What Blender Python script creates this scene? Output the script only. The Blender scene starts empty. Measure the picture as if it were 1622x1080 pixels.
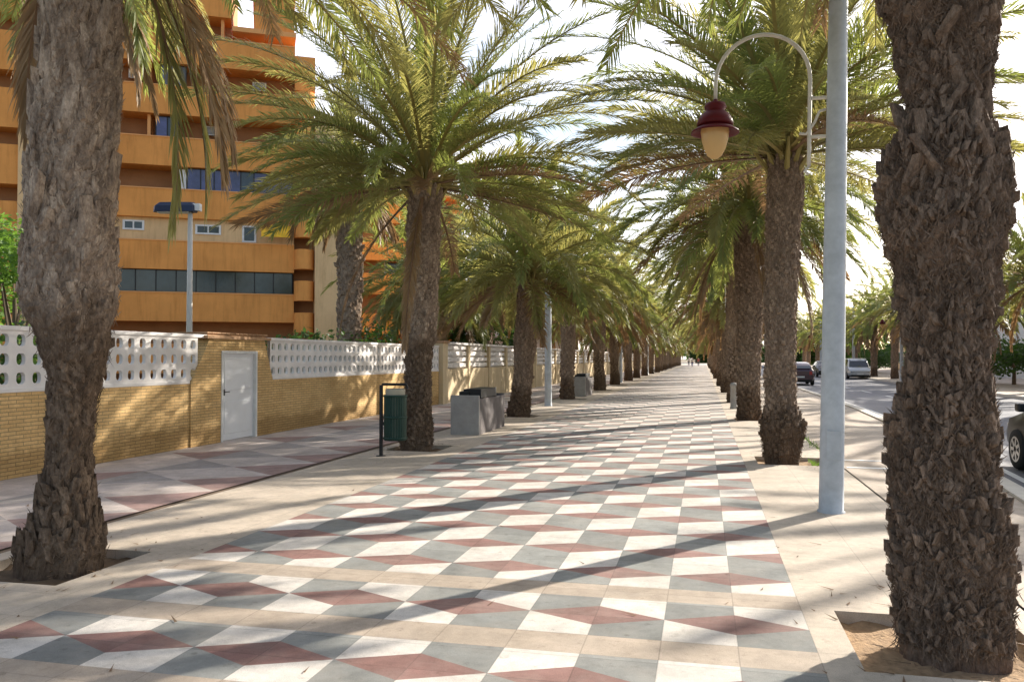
import bpy, bmesh, math, random
from mathutils import Vector, Matrix
R=math.radians; PI=math.pi
sc=bpy.context.scene; C=sc.collection
rnd=random.Random(7)

# ------------------------------------------------------------------ materials
def newmat(name):
    m=bpy.data.materials.new(name); m.use_nodes=True
    nt=m.node_tree; nt.nodes.clear()
    out=nt.nodes.new('ShaderNodeOutputMaterial')
    return m,nt,out
def N(nt,t,**k):
    n=nt.nodes.new(t)
    for a,b in k.items(): setattr(n,a,b)
    return n
def coords(nt,kind='Object'):
    return N(nt,'ShaderNodeTexCoord').outputs[kind]
def noise(nt,vec,scale,detail=4,rough=.6):
    n=N(nt,'ShaderNodeTexNoise'); n.inputs['Scale'].default_value=scale
    n.inputs['Detail'].default_value=detail; n.inputs['Roughness'].default_value=rough
    nt.links.new(vec,n.inputs['Vector']); return n.outputs['Fac']
def ramp(nt,fac,stops):
    r=N(nt,'ShaderNodeValToRGB'); el=r.color_ramp.elements
    while len(el)<len(stops): el.new(.5)
    for e,(p,c) in zip(el,stops):
        e.position=p; e.color=(c[0],c[1],c[2],1)
    nt.links.new(fac,r.inputs['Fac']); return r.outputs['Color']
def mixc(nt,a,b,fac,mode='MIX'):
    m=N(nt,'ShaderNodeMix',data_type='RGBA',blend_type=mode)
    for sock,v in ((m.inputs[0],fac),(m.inputs[6],a),(m.inputs[7],b)):
        if hasattr(v,'is_linked'): nt.links.new(v,sock)
        elif isinstance(v,(int,float)): sock.default_value=v
        else: sock.default_value=(v[0],v[1],v[2],1)
    return m.outputs[2]
def bump(nt,h,strength,dist):
    b=N(nt,'ShaderNodeBump'); b.inputs['Strength'].default_value=strength; b.inputs['Distance'].default_value=dist
    nt.links.new(h,b.inputs['Height']); return b.outputs['Normal']
def bsdf(nt,out,col,rough=.8,metal=0,normal=None,spec=.3):
    b=N(nt,'ShaderNodeBsdfPrincipled')
    if hasattr(col,'is_linked'): nt.links.new(col,b.inputs['Base Color'])
    else: b.inputs['Base Color'].default_value=(col[0],col[1],col[2],1)
    b.inputs['Roughness'].default_value=rough; b.inputs['Metallic'].default_value=metal
    b.inputs['Specular IOR Level'].default_value=spec
    if normal is not None: nt.links.new(normal,b.inputs['Normal'])
    nt.links.new(b.outputs[0],out.inputs[0]); return b
def vary(c,k): return tuple(min(1,x*k) for x in c)
def plain(name,c,rough=.7,metal=0,amt=.15,scale=3.,bmp=0,bscale=60,spec=.3):
    m,nt,out=newmat(name); co=coords(nt)
    col=ramp(nt,noise(nt,co,scale,6,.65),[(.3,vary(c,1-amt)),(.7,vary(c,1+amt))])
    nm=bump(nt,noise(nt,co,bscale,4),bmp,.01) if bmp else None
    bsdf(nt,out,col,rough,metal,nm,spec); return m

def slab(name,c,size=(.4,.36),amt=.16,joint=.012,jc=.72,stain=.22):
    # precast paving: fine aggregate, slab to slab shade, joints, stains
    m,nt,out=newmat(name); co=coords(nt)
    br=N(nt,'ShaderNodeTexBrick'); br.offset=0.0; br.offset_frequency=2
    br.inputs['Scale'].default_value=1; br.inputs['Brick Width'].default_value=size[0]
    br.inputs['Row Height'].default_value=size[1]; br.inputs['Mortar Size'].default_value=joint*.35
    br.inputs['Mortar Smooth'].default_value=.3
    mp=N(nt,'ShaderNodeMapping'); mp.inputs['Location'].default_value=(-.6+40*size[0],-4.76+60*size[1],0)
    nt.links.new(co,mp.inputs['Vector']); nt.links.new(mp.outputs[0],br.inputs['Vector'])
    br.inputs['Color1'].default_value=(*vary(c,1-amt),1); br.inputs['Color2'].default_value=(*vary(c,1+amt),1)
    br.inputs['Mortar'].default_value=(*vary(c,jc),1)
    agg=ramp(nt,noise(nt,co,170,3,.8),[(.32,(.62,.62,.62)),(.62,(1.12,1.12,1.12))])
    c1=mixc(nt,br.outputs['Color'],agg,.8,'MULTIPLY')
    st=ramp(nt,noise(nt,co,.9,7,.7),[(.30,(1-stain,1-stain,1-stain*1.1)),(.55,(1,1,1)),(.8,(1.05,1.04,1.02))])
    c2=mixc(nt,c1,st,1.0,'MULTIPLY')
    sp=ramp(nt,noise(nt,co,11,5,.75),[(.30,(.6,.58,.55)),(.42,(1,1,1))])
    c3=mixc(nt,c2,sp,.8,'MULTIPLY')
    md=ramp(nt,noise(nt,co,4.5,6,.8),[(.36,(.78,.77,.76)),(.60,(1.08,1.07,1.06))])
    c3=mixc(nt,c3,md,.85,'MULTIPLY')
    gum=N(nt,'ShaderNodeTexVoronoi'); gum.inputs['Scale'].default_value=3.1; gum.inputs['Randomness'].default_value=1; nt.links.new(co,gum.inputs['Vector'])
    c3=mixc(nt,c3,ramp(nt,gum.outputs['Distance'],[(.045,(.55,.53,.50)),(.065,(1,1,1))]),.6,'MULTIPLY')
    dust=ramp(nt,noise(nt,co,2.2,5,.7),[(.45,(0,0,0)),(.8,(.38,.38,.38))])
    c3=mixc(nt,c3,(.46,.40,.33),dust)
    nm=bump(nt,noise(nt,co,120,3),.25,.004)
    bsdf(nt,out,c3,.75,0,nm,.35); return m

M={}
M['white_tile']=slab('pale white paving',(.74,.69,.62),(.42,.36),.07)
M['grey_tile']=slab('green grey paving',(.29,.295,.275),(.42,.36),.16)
M['red_tile']=slab('terracotta red paving',(.30,.165,.14),(.42,.36),.16)
M['band_tile']=slab('beige band paving',(.50,.41,.32),(.42,.31),.06)
M['cream']=slab('cream paving',(.60,.51,.405),(.6,.45),.05,.011,.72)
M['side_base']=slab('mauve side paving',(.60,.52,.47),(.42,.36),.12)
M['side_red']=slab('dull red side paving',(.36,.235,.21),(.42,.36),.1)
M['side_grey']=slab('dull grey side paving',(.36,.33,.315),(.42,.36),.1)
M['lane']=slab('tan lane surface',(.50,.41,.32),(4,6),.03,.006,.85)
M['kerb']=plain('pale kerb stone',(.66,.60,.50),.8,0,.12,2,.2)
M['joint']=plain('dark brown joint',(.17,.12,.08),.9)
M['paint']=plain('white road paint',(.75,.74,.70),.6,0,.15,6)
def asphalt():
    m,nt,out=newmat('worn asphalt'); co=coords(nt)
    a=ramp(nt,noise(nt,co,120,3,.8),[(.3,(.09,.09,.10)),(.7,(.20,.20,.215))])
    st=ramp(nt,noise(nt,co,.35,6,.7),[(.3,(.72,.72,.74)),(.7,(1.15,1.13,1.12))])
    bsdf(nt,out,mixc(nt,a,st,1,'MULTIPLY'),.7,0,bump(nt,noise(nt,co,90,3),.4,.006),.4); return m
M['asphalt']=asphalt()
M['dirt']=plain('dry brown soil',(.16,.105,.06),.95,0,.35,9,.8,30)
M['soil']=plain('sandy pit soil',(.38,.25,.14),.95,0,.4,14,1.0,45)
M['earth']=plain('earth ground',(.20,.16,.10),.95,0,.3,.4)
def brickm():
    m,nt,out=newmat('yellow brick'); co=coords(nt)
    sep=N(nt,'ShaderNodeSeparateXYZ'); nt.links.new(co,sep.inputs[0])
    add=N(nt,'ShaderNodeMath',operation='ADD'); nt.links.new(sep.outputs[0],add.inputs[0]); nt.links.new(sep.outputs[1],add.inputs[1])
    cb=N(nt,'ShaderNodeCombineXYZ'); nt.links.new(add.outputs[0],cb.inputs[0]); nt.links.new(sep.outputs[2],cb.inputs[1])
    br=N(nt,'ShaderNodeTexBrick'); nt.links.new(cb.outputs[0],br.inputs['Vector'])
    br.inputs['Scale'].default_value=1; br.inputs['Brick Width'].default_value=.25; br.inputs['Row Height'].default_value=.052
    br.inputs['Mortar Size'].default_value=.006; br.inputs['Mortar Smooth'].default_value=.2
    br.inputs['Color1'].default_value=(.76,.52,.24,1); br.inputs['Color2'].default_value=(.66,.43,.185,1); br.inputs['Mortar'].default_value=(.36,.26,.13,1)
    st=ramp(nt,noise(nt,co,1.3,6,.7),[(.3,(.8,.78,.72)),(.6,(1.05,1.03,1))])
    c=mixc(nt,br.outputs['Color'],st,1,'MULTIPLY')
    c=mixc(nt,c,ramp(nt,noise(nt,co,30,4,.7),[(.3,(.8,.8,.8)),(.7,(1.1,1.1,1.1))]),1,'MULTIPLY')
    za=N(nt,'ShaderNodeMath',operation='MULTIPLY_ADD'); nt.links.new(noise(nt,co,2.5,5,.7),za.inputs[0]); za.inputs[1].default_value=-.55; nt.links.new(sep.outputs[2],za.inputs[2])
    c=mixc(nt,c,ramp(nt,za.outputs[0],[(-.0,(.62,.58,.52)),(.12,(1,1,1))]),.8,'MULTIPLY')
    inv=N(nt,'ShaderNodeMath',operation='SUBTRACT'); inv.inputs[0].default_value=1; nt.links.new(br.outputs['Fac'],inv.inputs[1])
    bsdf(nt,out,c,.85,0,bump(nt,inv.outputs[0],.6,.008)); return m
M['brick']=brickm()
M['lattice']=plain('white painted concrete',(.78,.74,.70),.7,0,.1,3,.15,40)
M['coping']=plain('brown tile coping',(.40,.24,.13),.8,0,.3,8,.3)
M['sandstone']=plain('sand coloured render',(.62,.47,.27),.85,0,.12,2,.2)
M['door_white']=plain('white painted door',(.78,.79,.80),.45,0,.05,2)
M['metal_dark']=plain('dark metal',(.03,.03,.03),.5,.4)
M['lamp_grey']=plain('grey painted steel',(.45,.48,.50),.55,.1,.16,5,.1,25)
M['cream_steel']=plain('cream painted steel',(.62,.58,.5),.5,.1,.06,4)
M['maroon']=plain('maroon enamel',(.10,.008,.010),.5,0,.1,4,spec=.2)
def globem():
    m,nt,out=newmat('amber lantern glass')
    b=bsdf(nt,out,(.80,.60,.30),.35,0,None,.5)
    tr=N(nt,'ShaderNodeBsdfTranslucent'); tr.inputs[0].default_value=(.85,.62,.3,1)
    mx=N(nt,'ShaderNodeMixShader'); mx.inputs[0].default_value=.5
    nt.links.new(b.outputs[0],mx.inputs[1]); nt.links.new(tr.outputs[0],mx.inputs[2]); nt.links.new(mx.outputs[0],out.inputs[0]); return m
M['globe']=globem()
M['bin_green']=plain('dark green enamel',(.004,.036,.022),.6,0,.15,5,spec=.5)
M['bin_inner']=plain('cream bin hood',(.45,.42,.33),.5)
M['concrete']=plain('grey cast concrete',(.36,.34,.31),.85,0,.14,5,.4,50)
M['concrete_shaded']=plain('concrete with painted shade',(.13,.115,.11),.9,0,.25,4,.4,40)  # planter sides: same concrete, with their shade put into the base colour
M['orange']=plain('orange render',(.76,.33,.09),.9,0,.10,.5,.1,20)
M['orange_pale']=plain('pale orange render',(.78,.38,.14),.9,0,.07,.5)
M['beige']=plain('beige render',(.74,.50,.26),.9,0,.07,.5)
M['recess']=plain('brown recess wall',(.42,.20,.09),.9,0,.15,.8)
M['white_wall']=plain('white render',(.72,.70,.66),.9,0,.06,.5)
M['glass_dark']=plain('dark window glass',(.035,.05,.055),.12,0,.5,.6,spec=.6)
M['glass_blue']=plain('blue violet window glass',(.06,.065,.16),.15,0,.5,.9,spec=.6)
M['glass_curtain']=plain('window glass with pale curtain',(.16,.16,.15),.25,0,.3,1.5)
M['glass_shade']=plain('window glass over dark room',(.02,.03,.035),.1,0,.5,1.2,spec=.7)
M['frame_white']=plain('white window frame',(.72,.72,.70),.6)
M['awning']=plain('yellow awning cloth',(.85,.50,.04),.8)
M['car_glass']=plain('car glass',(.02,.025,.03),.06,0,.2,1,spec=.8)
M['tyre']=plain('tyre rubber',(.02,.02,.02),.85)
M['rim']=plain('alloy rim',(.45,.45,.46),.35,.8)
M['lamp_red']=plain('red tail lamp',(.35,.01,.01),.25,spec=.6)
M['lamp_clear']=plain('clear headlamp',(.7,.7,.7),.15,spec=.8)
M['plate']=plain('number plate white',(.7,.7,.66),.5)
def streaked(name,c):
    m,nt,out=newmat(name); co=coords(nt)
    mp=N(nt,'ShaderNodeMapping'); mp.inputs['Scale'].default_value=(1,1,.10); nt.links.new(co,mp.inputs[0])
    a_=ramp(nt,noise(nt,mp.outputs[0],3.2,6,.75),[(.30,(.74,.70,.66)),(.50,(1,1,1)),(.8,(1.05,1.06,1.08))])
    b_=ramp(nt,noise(nt,co,.45,5,.65),[(.3,vary(c,.86)),(.7,vary(c,1.1))])
    bsdf(nt,out,mixc(nt,b_,a_,.8,'MULTIPLY'),.9,0,bump(nt,noise(nt,co,25,3),.2,.01),.2); return m
M['orange']=streaked('weathered orange render',(.76,.33,.09)); M['beige']=streaked('weathered beige render',(.74,.50,.26)); M['sandstone']=streaked('weathered sand render',(.66,.53,.34))
def paintm(n,c):
    m,nt,out=newmat(n); b=bsdf(nt,out,c,.3,.2,None,.5)
    b.inputs['Coat Weight'].default_value=.8; b.inputs['Coat Roughness'].default_value=.06; return m
M['car_black']=plain('black car paint',(.010,.011,.014),.35,0,.05,2,spec=.35)
M['car_silver']=paintm('silver car paint',(.42,.44,.46))
M['car_blue']=paintm('blue car paint',(.04,.06,.16))
M['car_wine']=paintm('dark wine car paint',(.05,.012,.016))
def leafm(name,c,tr,trf=.45):
    m,nt,out=newmat(name); co=coords(nt)
    r=noise(nt,co,.9,4,.7)
    col=ramp(nt,r,[(.3,vary(c,.72)),(.7,vary(c,1.3))])
    b=N(nt,'ShaderNodeBsdfPrincipled'); nt.links.new(col,b.inputs['Base Color']); b.inputs['Roughness'].default_value=.5; b.inputs['Specular IOR Level'].default_value=.35
    t=N(nt,'ShaderNodeBsdfTranslucent'); t.inputs[0].default_value=(*tr,1)
    mx=N(nt,'ShaderNodeMixShader'); mx.inputs[0].default_value=trf
    nt.links.new(b.outputs[0],mx.inputs[1]); nt.links.new(t.outputs[0],mx.inputs[2]); nt.links.new(mx.outputs[0],out.inputs[0]); return m
M['leaf']=leafm('palm leaflet green',(.185,.21,.07),(.36,.40,.09))
M['leaf2']=leafm('palm leaflet olive',(.25,.245,.09),(.46,.42,.12))
M['leafd']=leafm('palm leaflet dry',(.30,.20,.10),(.36,.21,.09),.3)
M['rachis']=leafm('palm leaf stalk',(.36,.29,.10),(.3,.25,.05),.15)
M['rachisd']=leafm('palm dead stalk',(.22,.13,.07),(.2,.1,.04),.1)
M['bush']=leafm('bush leaf green',(.045,.085,.022),(.08,.16,.025))
M['bush_light']=leafm('bush leaf light green',(.10,.19,.03),(.2,.36,.04))
M['twig']=plain('twig bark',(.12,.09,.06),.9)
def barkm(name,dark,light,sc=9,foot=0):
    m,nt,out=newmat(name); co=coords(nt)
    mp=N(nt,'ShaderNodeMapping'); mp.inputs['Scale'].default_value=(1,1,.45); nt.links.new(co,mp.inputs[0])
    f=noise(nt,mp.outputs[0],sc,8,.75)
    col=ramp(nt,f,[(.28,dark),(.52,tuple((a+b)/2.2 for a,b in zip(dark,light))),(.75,light)])
    f2=noise(nt,mp.outputs[0],sc*6,4,.7)
    col=mixc(nt,col,ramp(nt,f2,[(.3,(.55,.52,.5)),(.7,(1.15,1.12,1.1))]),1,'MULTIPLY')
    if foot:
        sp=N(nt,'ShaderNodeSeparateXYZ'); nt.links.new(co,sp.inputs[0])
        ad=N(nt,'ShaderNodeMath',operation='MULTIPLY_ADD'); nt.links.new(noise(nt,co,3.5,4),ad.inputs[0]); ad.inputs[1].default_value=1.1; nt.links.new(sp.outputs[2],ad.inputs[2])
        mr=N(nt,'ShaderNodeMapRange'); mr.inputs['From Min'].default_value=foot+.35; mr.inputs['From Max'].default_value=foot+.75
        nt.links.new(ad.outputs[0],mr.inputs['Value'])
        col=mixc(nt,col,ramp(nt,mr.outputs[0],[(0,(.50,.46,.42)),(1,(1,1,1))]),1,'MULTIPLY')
    bsdf(nt,out,col,.92,0,bump(nt,f2,1,.03),.12); return m
M['bark_shaggy']=barkm('shaggy fibre bark',(.10,.07,.052),(.36,.26,.19))
M['boot_shaggy']=barkm('shaggy leaf base',(.095,.068,.05),(.50,.37,.27),12)
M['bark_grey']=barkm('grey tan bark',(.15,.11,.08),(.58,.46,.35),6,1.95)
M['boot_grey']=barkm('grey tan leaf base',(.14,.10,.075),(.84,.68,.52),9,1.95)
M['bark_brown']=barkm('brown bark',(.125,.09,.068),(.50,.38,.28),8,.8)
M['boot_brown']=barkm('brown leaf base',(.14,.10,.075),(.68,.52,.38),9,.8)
M['skin']=plain('skin',(.45,.27,.19),.6)
for n,c in (('cloth_white',(.7,.68,.66)),('cloth_red',(.5,.06,.06)),('cloth_blue',(.07,.1,.25)),('cloth_black',(.03,.03,.035)),('hair',(.05,.03,.02))):
    M[n]=plain(n.replace('_',' '),c,.9)

# ------------------------------------------------------------------ helpers
def tag(o,label=None,cat=None,group=None,kind=None):
    if label: o['label']=label
    if cat: o['category']=cat
    if group: o['group']=group
    if kind: o['kind']=kind
    return o
def empty(name,loc,label,cat,group=None,rz=0):
    o=bpy.data.objects.new(name,None); C.objects.link(o); o.location=loc; o.rotation_euler=(0,0,rz)
    o.empty_display_size=.2
    return tag(o,label,cat,group)
class MB:
    def __init__(s): s.v=[]; s.f=[]; s.m=[]
    def poly(s,pts,mi=0):
        b=len(s.v); s.v.extend([tuple(p) for p in pts]); s.f.append(tuple(range(b,b+len(pts)))); s.m.append(mi)
    def mesh(s,verts,faces,mi=0):
        b=len(s.v); s.v.extend([tuple(p) for p in verts])
        for f in faces: s.f.append(tuple(b+i for i in f)); s.m.append(mi)
    def box(s,x0,x1,y0,y1,z0,z1,mi=0):
        v=[(x0,y0,z0),(x1,y0,z0),(x1,y1,z0),(x0,y1,z0),(x0,y0,z1),(x1,y0,z1),(x1,y1,z1),(x0,y1,z1)]
        s.mesh(v,[(3,2,1,0),(4,5,6,7),(0,1,5,4),(1,2,6,5),(2,3,7,6),(3,0,4,7)],mi)
    def tube(s,pts,rad,n=10,mi=0,caps=True):
        rings=[]; L=len(pts); pts=[Vector(p) for p in pts]
        up=None
        for i,p in enumerate(pts):
            d=(pts[min(i+1,L-1)]-pts[max(i-1,0)]).normalized()
            if up is None:
                up=Vector((0,0,1)) if abs(d.z)<.9 else Vector((1,0,0))
            a=d.cross(up).normalized(); b=a.cross(d).normalized(); up=b
            r=rad[i] if isinstance(rad,(list,tuple)) else rad
            rings.append([p+(a*math.cos(2*PI*k/n)+b*math.sin(2*PI*k/n))*r for k in range(n)])
        vs=[q for r_ in rings for q in r_]; fs=[]
        for i in range(L-1):
            for k in range(n):
                k2=(k+1)%n; fs.append((i*n+k,i*n+k2,(i+1)*n+k2,(i+1)*n+k))
        if caps: fs.append(tuple(range(n))[::-1]); fs.append(tuple((L-1)*n+k for k in range(n)))
        s.mesh(vs,fs,mi)
    def lathe(s,prof,n=20,c=(0,0),mi=0):
        vs=[];fs=[]
        for r,z in prof:
            for k in range(n): vs.append((c[0]+r*math.cos(2*PI*k/n),c[1]+r*math.sin(2*PI*k/n),z))
        for i in range(len(prof)-1):
            for k in range(n):
                k2=(k+1)%n; fs.append((i*n+k,i*n+k2,(i+1)*n+k2,(i+1)*n+k))
        s.mesh(vs,fs,mi)
    def data(s,name,mats,smooth=False):
        me=bpy.data.meshes.new(name); me.from_pydata(s.v,[],s.f)
        for m in mats: me.materials.append(M[m] if isinstance(m,str) else m)
        me.polygons.foreach_set('material_index',s.m)
        if smooth: me.polygons.foreach_set('use_smooth',[True]*len(s.f))
        me.update(); return me
    def build(s,name,mats,parent=None,smooth=False,loc=None,bevel=0):
        if isinstance(mats,str): mats=[mats]
        o=bpy.data.objects.new(name,s.data(name,mats,smooth)); C.objects.link(o)
        if parent: o.parent=parent
        if loc: o.location=loc
        if bevel:
            b=o.modifiers.new('bevel','BEVEL'); b.width=bevel; b.segments=2; b.limit_method='ANGLE'
        return o
def smooth_angle(o,ang=40):
    me=o.data; bm=bmesh.new(); bm.from_mesh(me)
    for f in bm.faces: f.smooth=True
    for e in bm.edges:
        if len(e.link_faces)==2 and e.calc_face_angle(0)>R(ang): e.smooth=False
    bm.to_mesh(me); bm.free()
def copy_tree(o,parent=None,**kw):
    c=o.copy(); C.objects.link(c)
    if parent: c.parent=parent
    for ch in o.children: copy_tree(ch,c)
    for k,v in kw.items(): c[k]=v
    return c

# ------------------------------------------------------------------ ground and paving
g=MB(); g.poly([(-900,-300,-.35),(900,-300,-.35),(900,1500,-.35),(-900,1500,-.35)])
tag(g.build('ground','earth'),kind='structure')

W=.42; X0=-.24; YEND=230.
def paving():
    b=MB(); h2=.18; XL=-4.02; XR=.60
    G,RD,WH,BD=0,1,2,3
    def row(y0,h,shift,mir):
        ym=y0+h/2; y1=y0+h; q=h/4
        k=-12
        while True:
            xa=X0+shift*W+2*W*k; k+=1
            if xa>=XR-1e-4: break
            xb=xa+W; xc=xb+W
            if xc<=XL+1e-4: continue
            for side,(x0,x1) in enumerate(((xa,xb),(xb,xc))):
                if x0<XL-1e-4 or x1>XR+1e-4: continue
                # red diamond limits at x0 / x1
                if side==0: t0,t1,b0,b1=ym,ym+q,ym,ym-q
                else: t0,t1,b0,b1=ym+q,ym,ym-q,ym
                if not mir: top,bot=(G,WH) if side==0 else (WH,G)
                else: top,bot=(WH,G) if side==0 else (G,WH)
                b.poly([(x0,t0,0),(x1,t1,0),(x1,y1,0),(x0,y1,0)],top)
                b.poly([(x0,y0,0),(x1,y0,0),(x1,b1,0),(x0,b0,0)],bot)
                if side==0: b.poly([(x0,ym,0),(x1,b1,0),(x1,t1,0)],RD)
                else: b.poly([(x0,b0,0),(x1,ym,0),(x0,t0,0)],RD)
    def band(y0,y1): b.poly([(XL,y0,0),(XR,y0,0),(XR,y1,0),(XL,y1,0)],BD)
    # near zone: framed rows
    row(4.76,.76,0,False); band(4.45,4.76); row(3.69,.76,0,True); band(3.38,3.69); row(2.62,.76,0,False); band(2.31,2.62)
    for i in range(9): row(2.31-.72*(i+1),.72,i%2,True)
    band(5.52,5.83)
    i=0; y=5.83
    while y<YEND: row(y,.72,i%2,True); y+=.72; i+=1
    o=b.build('promenade_paving',['grey_tile','red_tile','white_tile','band_tile'])
    tag(o,kind='structure'); return y
ytop=paving()

pitsL=[(5.45,-4.82),(13.9,-4.95),(22.2,-4.95),(31.9,-5.2)]
left_y=[5.45,13.9,22.2,31.9,40.9,49.8,58.6,67.4]+[76.2+8.8*i for i in range(14)]
right_y=[5.05,13.45,22.3,31.0]+[39.8+8.8*i for i in range(18)]
def strip(x0,x1,xs_pit,ys,name,mat,z=0.0):
    # paving strip with square openings for the trees, pit walls and soil
    b=MB(); s=MB(); y=-6.0; pz=z-.10
    for py in ys:
        a,c=py-.52,py+.52
        b.poly([(x0,y,z),(x1,y,z),(x1,a,z),(x0,a,z)])
        p0,p1=xs_pit
        b.poly([(x0,a,z),(p0,a,z),(p0,c,z),(x0,c,z)]); b.poly([(p1,a,z),(x1,a,z),(x1,c,z),(p1,c,z)])
        for q in (((p0,a),(p1,a)),((p1,a),(p1,c)),((p1,c),(p0,c)),((p0,c),(p0,a))):
            b.poly([(*q[0],z),(*q[1],z),(*q[1],pz-.1),(*q[0],pz-.1)])
        n=12
        vs=[(p0+(p1-p0)*i/n,a+(c-a)*j/n,pz+.03+rnd.uniform(-.015,.02)) for j in range(n+1) for i in range(n+1)]
        s.mesh(vs,[(j*(n+1)+i,j*(n+1)+i+1,(j+1)*(n+1)+i+1,(j+1)*(n+1)+i) for j in range(n) for i in range(n)])
        y=c
    b.poly([(x0,y,z),(x1,y,z),(x1,YEND,z),(x0,YEND,z)])
    tag(b.build(name,mat),kind='structure'); return s
sl=strip(-5.62,-4.02,(-5.42,-4.45),left_y,'left_cream_pavement','cream')
tag(sl.build('left_tree_pit_soil','dirt',smooth=True),kind='structure')
sr=strip(.60,1.97,(.80,1.80),right_y,'right_cream_pavement','cream')
tag(sr.build('right_tree_pit_soil','soil',smooth=True),kind='structure')

b=MB(); b.box(-5.74,-5.62,-6,YEND,-.3,-.012); tag(b.build('left_gutter_line','joint'),kind='structure')
# side pavement beside the wall, big dull triangles
b=MB(); rr=random.Random(3)
XA,XB=-9.6,-5.74
y=-6.0; i=0
while y<120:
    xm=(XA+XB)/2; h=1.35
    b.poly([(XB,y,0),(XB,y+h,0),(XB-1.0,y+h/2,0)],1)
    b.poly([(XB,y+h,0),(XB-1.0,y+h*1.5,0),(XB-2.0,y+h,0),(XB-1.0,y+h/2,0)],0)
    b.poly([(XB-1.0,y+h/2,0),(XB-2.0,y+h,0),(XB-2.0,y,0)],2)
    b.poly([(XB-2.0,y,0),(XB-2.0,y+h,0),(XB-3.0,y+h/2,0)],1 if i%2 else 0)
    b.poly([(XB-2.0,y+h,0),(XB-3.0,y+h*1.5,0),(XA,y+h*1.5,0),(XA,y+h/2,0),(XB-3.0,y+h/2,0)],0)
    b.poly([(XB-1.0,y+h/2,0),(XB-2.0,y,0),(XB-1.0,y-h/2,0),(XB,y,0)],0) if i==0 else None
    y+=h; i+=1
b.poly([(XA,y-0+.7,0),(XB,y+.7,0),(XB,YEND,0),(XA,YEND,0)],0)
tag(b.build('side_pavement',['side_base','side_red','side_grey']),kind='structure')

# inner kerb joint, lane and curved outer kerb, road
b=MB(); b.box(1.97,2.01,-6,YEND,-.3,-.05); tag(b.build('kerb_joint','joint'),kind='structure')
ck=[(-6,1.9+.15),(0,2.45),(3,2.72),(5,2.92),(8,3.22),(11,3.55),(14,3.82),(18.4,4.12),(23,4.46),(28.5,4.68),(38,4.78),(60,4.82),(YEND,4.82)]
def kx(y):
    for (a,xa),(c,xc) in zip(ck,ck[1:]):
        if a<=y<=c: return xa+(xc-xa)*(y-a)/(c-a)
    return ck[-1][1]
ys=[-6+.6*i for i in range(110)]+[62+8*i for i in range(22)]
ys=[q for q in ys if q<=YEND]
b=MB()
for a,c in zip(ys,ys[1:]):
    b.poly([(2.01,a,-.012),(kx(a),a,-.012),(kx(c),c,-.012),(2.01,c,-.012)])
tag(b.build('tan_lane','lane'),kind='structure')
b=MB(); kw=.24
for a,c in zip(ys,ys[1:]):
    xa,xc=kx(a),kx(c); g0=.006
    vs=[(xa,a+g0,.02),(xa+kw,a+g0,.02),(xc+kw,c,.02),(xc,c,.02),(xa,a+g0,-.3),(xa+kw+.02,a+g0,-.3),(xc+kw+.02,c,-.3),(xc,c,-.3)]
    b.mesh(vs,[(0,1,2,3),(1,5,6,2),(0,3,7,4),(0,4,5,1),(3,2,6,7)])
tag(b.build('outer_kerb','kerb'),kind='structure')
b=MB()
for y0 in (12.88,13.80): b.box(2.05,kx(y0)-.03,y0,y0+.13,-.011,-.007)
for a,c in zip(ys,ys[1:]):
    if a<60: b.poly([(kx(a)+.62,a,-.131),(kx(a)+.74,a,-.131),(kx(c)+.74,c,-.131),(kx(c)+.62,c,-.131)])
for k in range(30): b.poly([(8.1,2+6*k,-.131),(8.22,2+6*k,-.131),(8.22,4.6+6*k,-.131),(8.1,4.6+6*k,-.131)])
tag(b.build('road_markings','paint'),kind='structure')
b=MB(); n=60
b.poly([(2.0,-40,-.135),(13.0,-40,-.135),(13.0,320,-.135),(2.0,320,-.135)])
tag(b.build('road','asphalt'),kind='structure')
b=MB(); b.box(13.0,13.2,-40,320,-.3,.0); tag(b.build('far_kerb','kerb'),kind='structure')
b=MB(); b.poly([(13.2,-40,-.004),(26,-40,-.004),(26,320,-.004),(13.2,320,-.004)]); tag(b.build('far_pavement','lane'),kind='structure')
b=MB(); b.poly([(-9.6,YEND,-.002),(2.0,YEND,-.002),(2.0,320,-.002),(-9.6,320,-.002)]); tag(b.build('far_plaza_paving','cream'),kind='structure')

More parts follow.
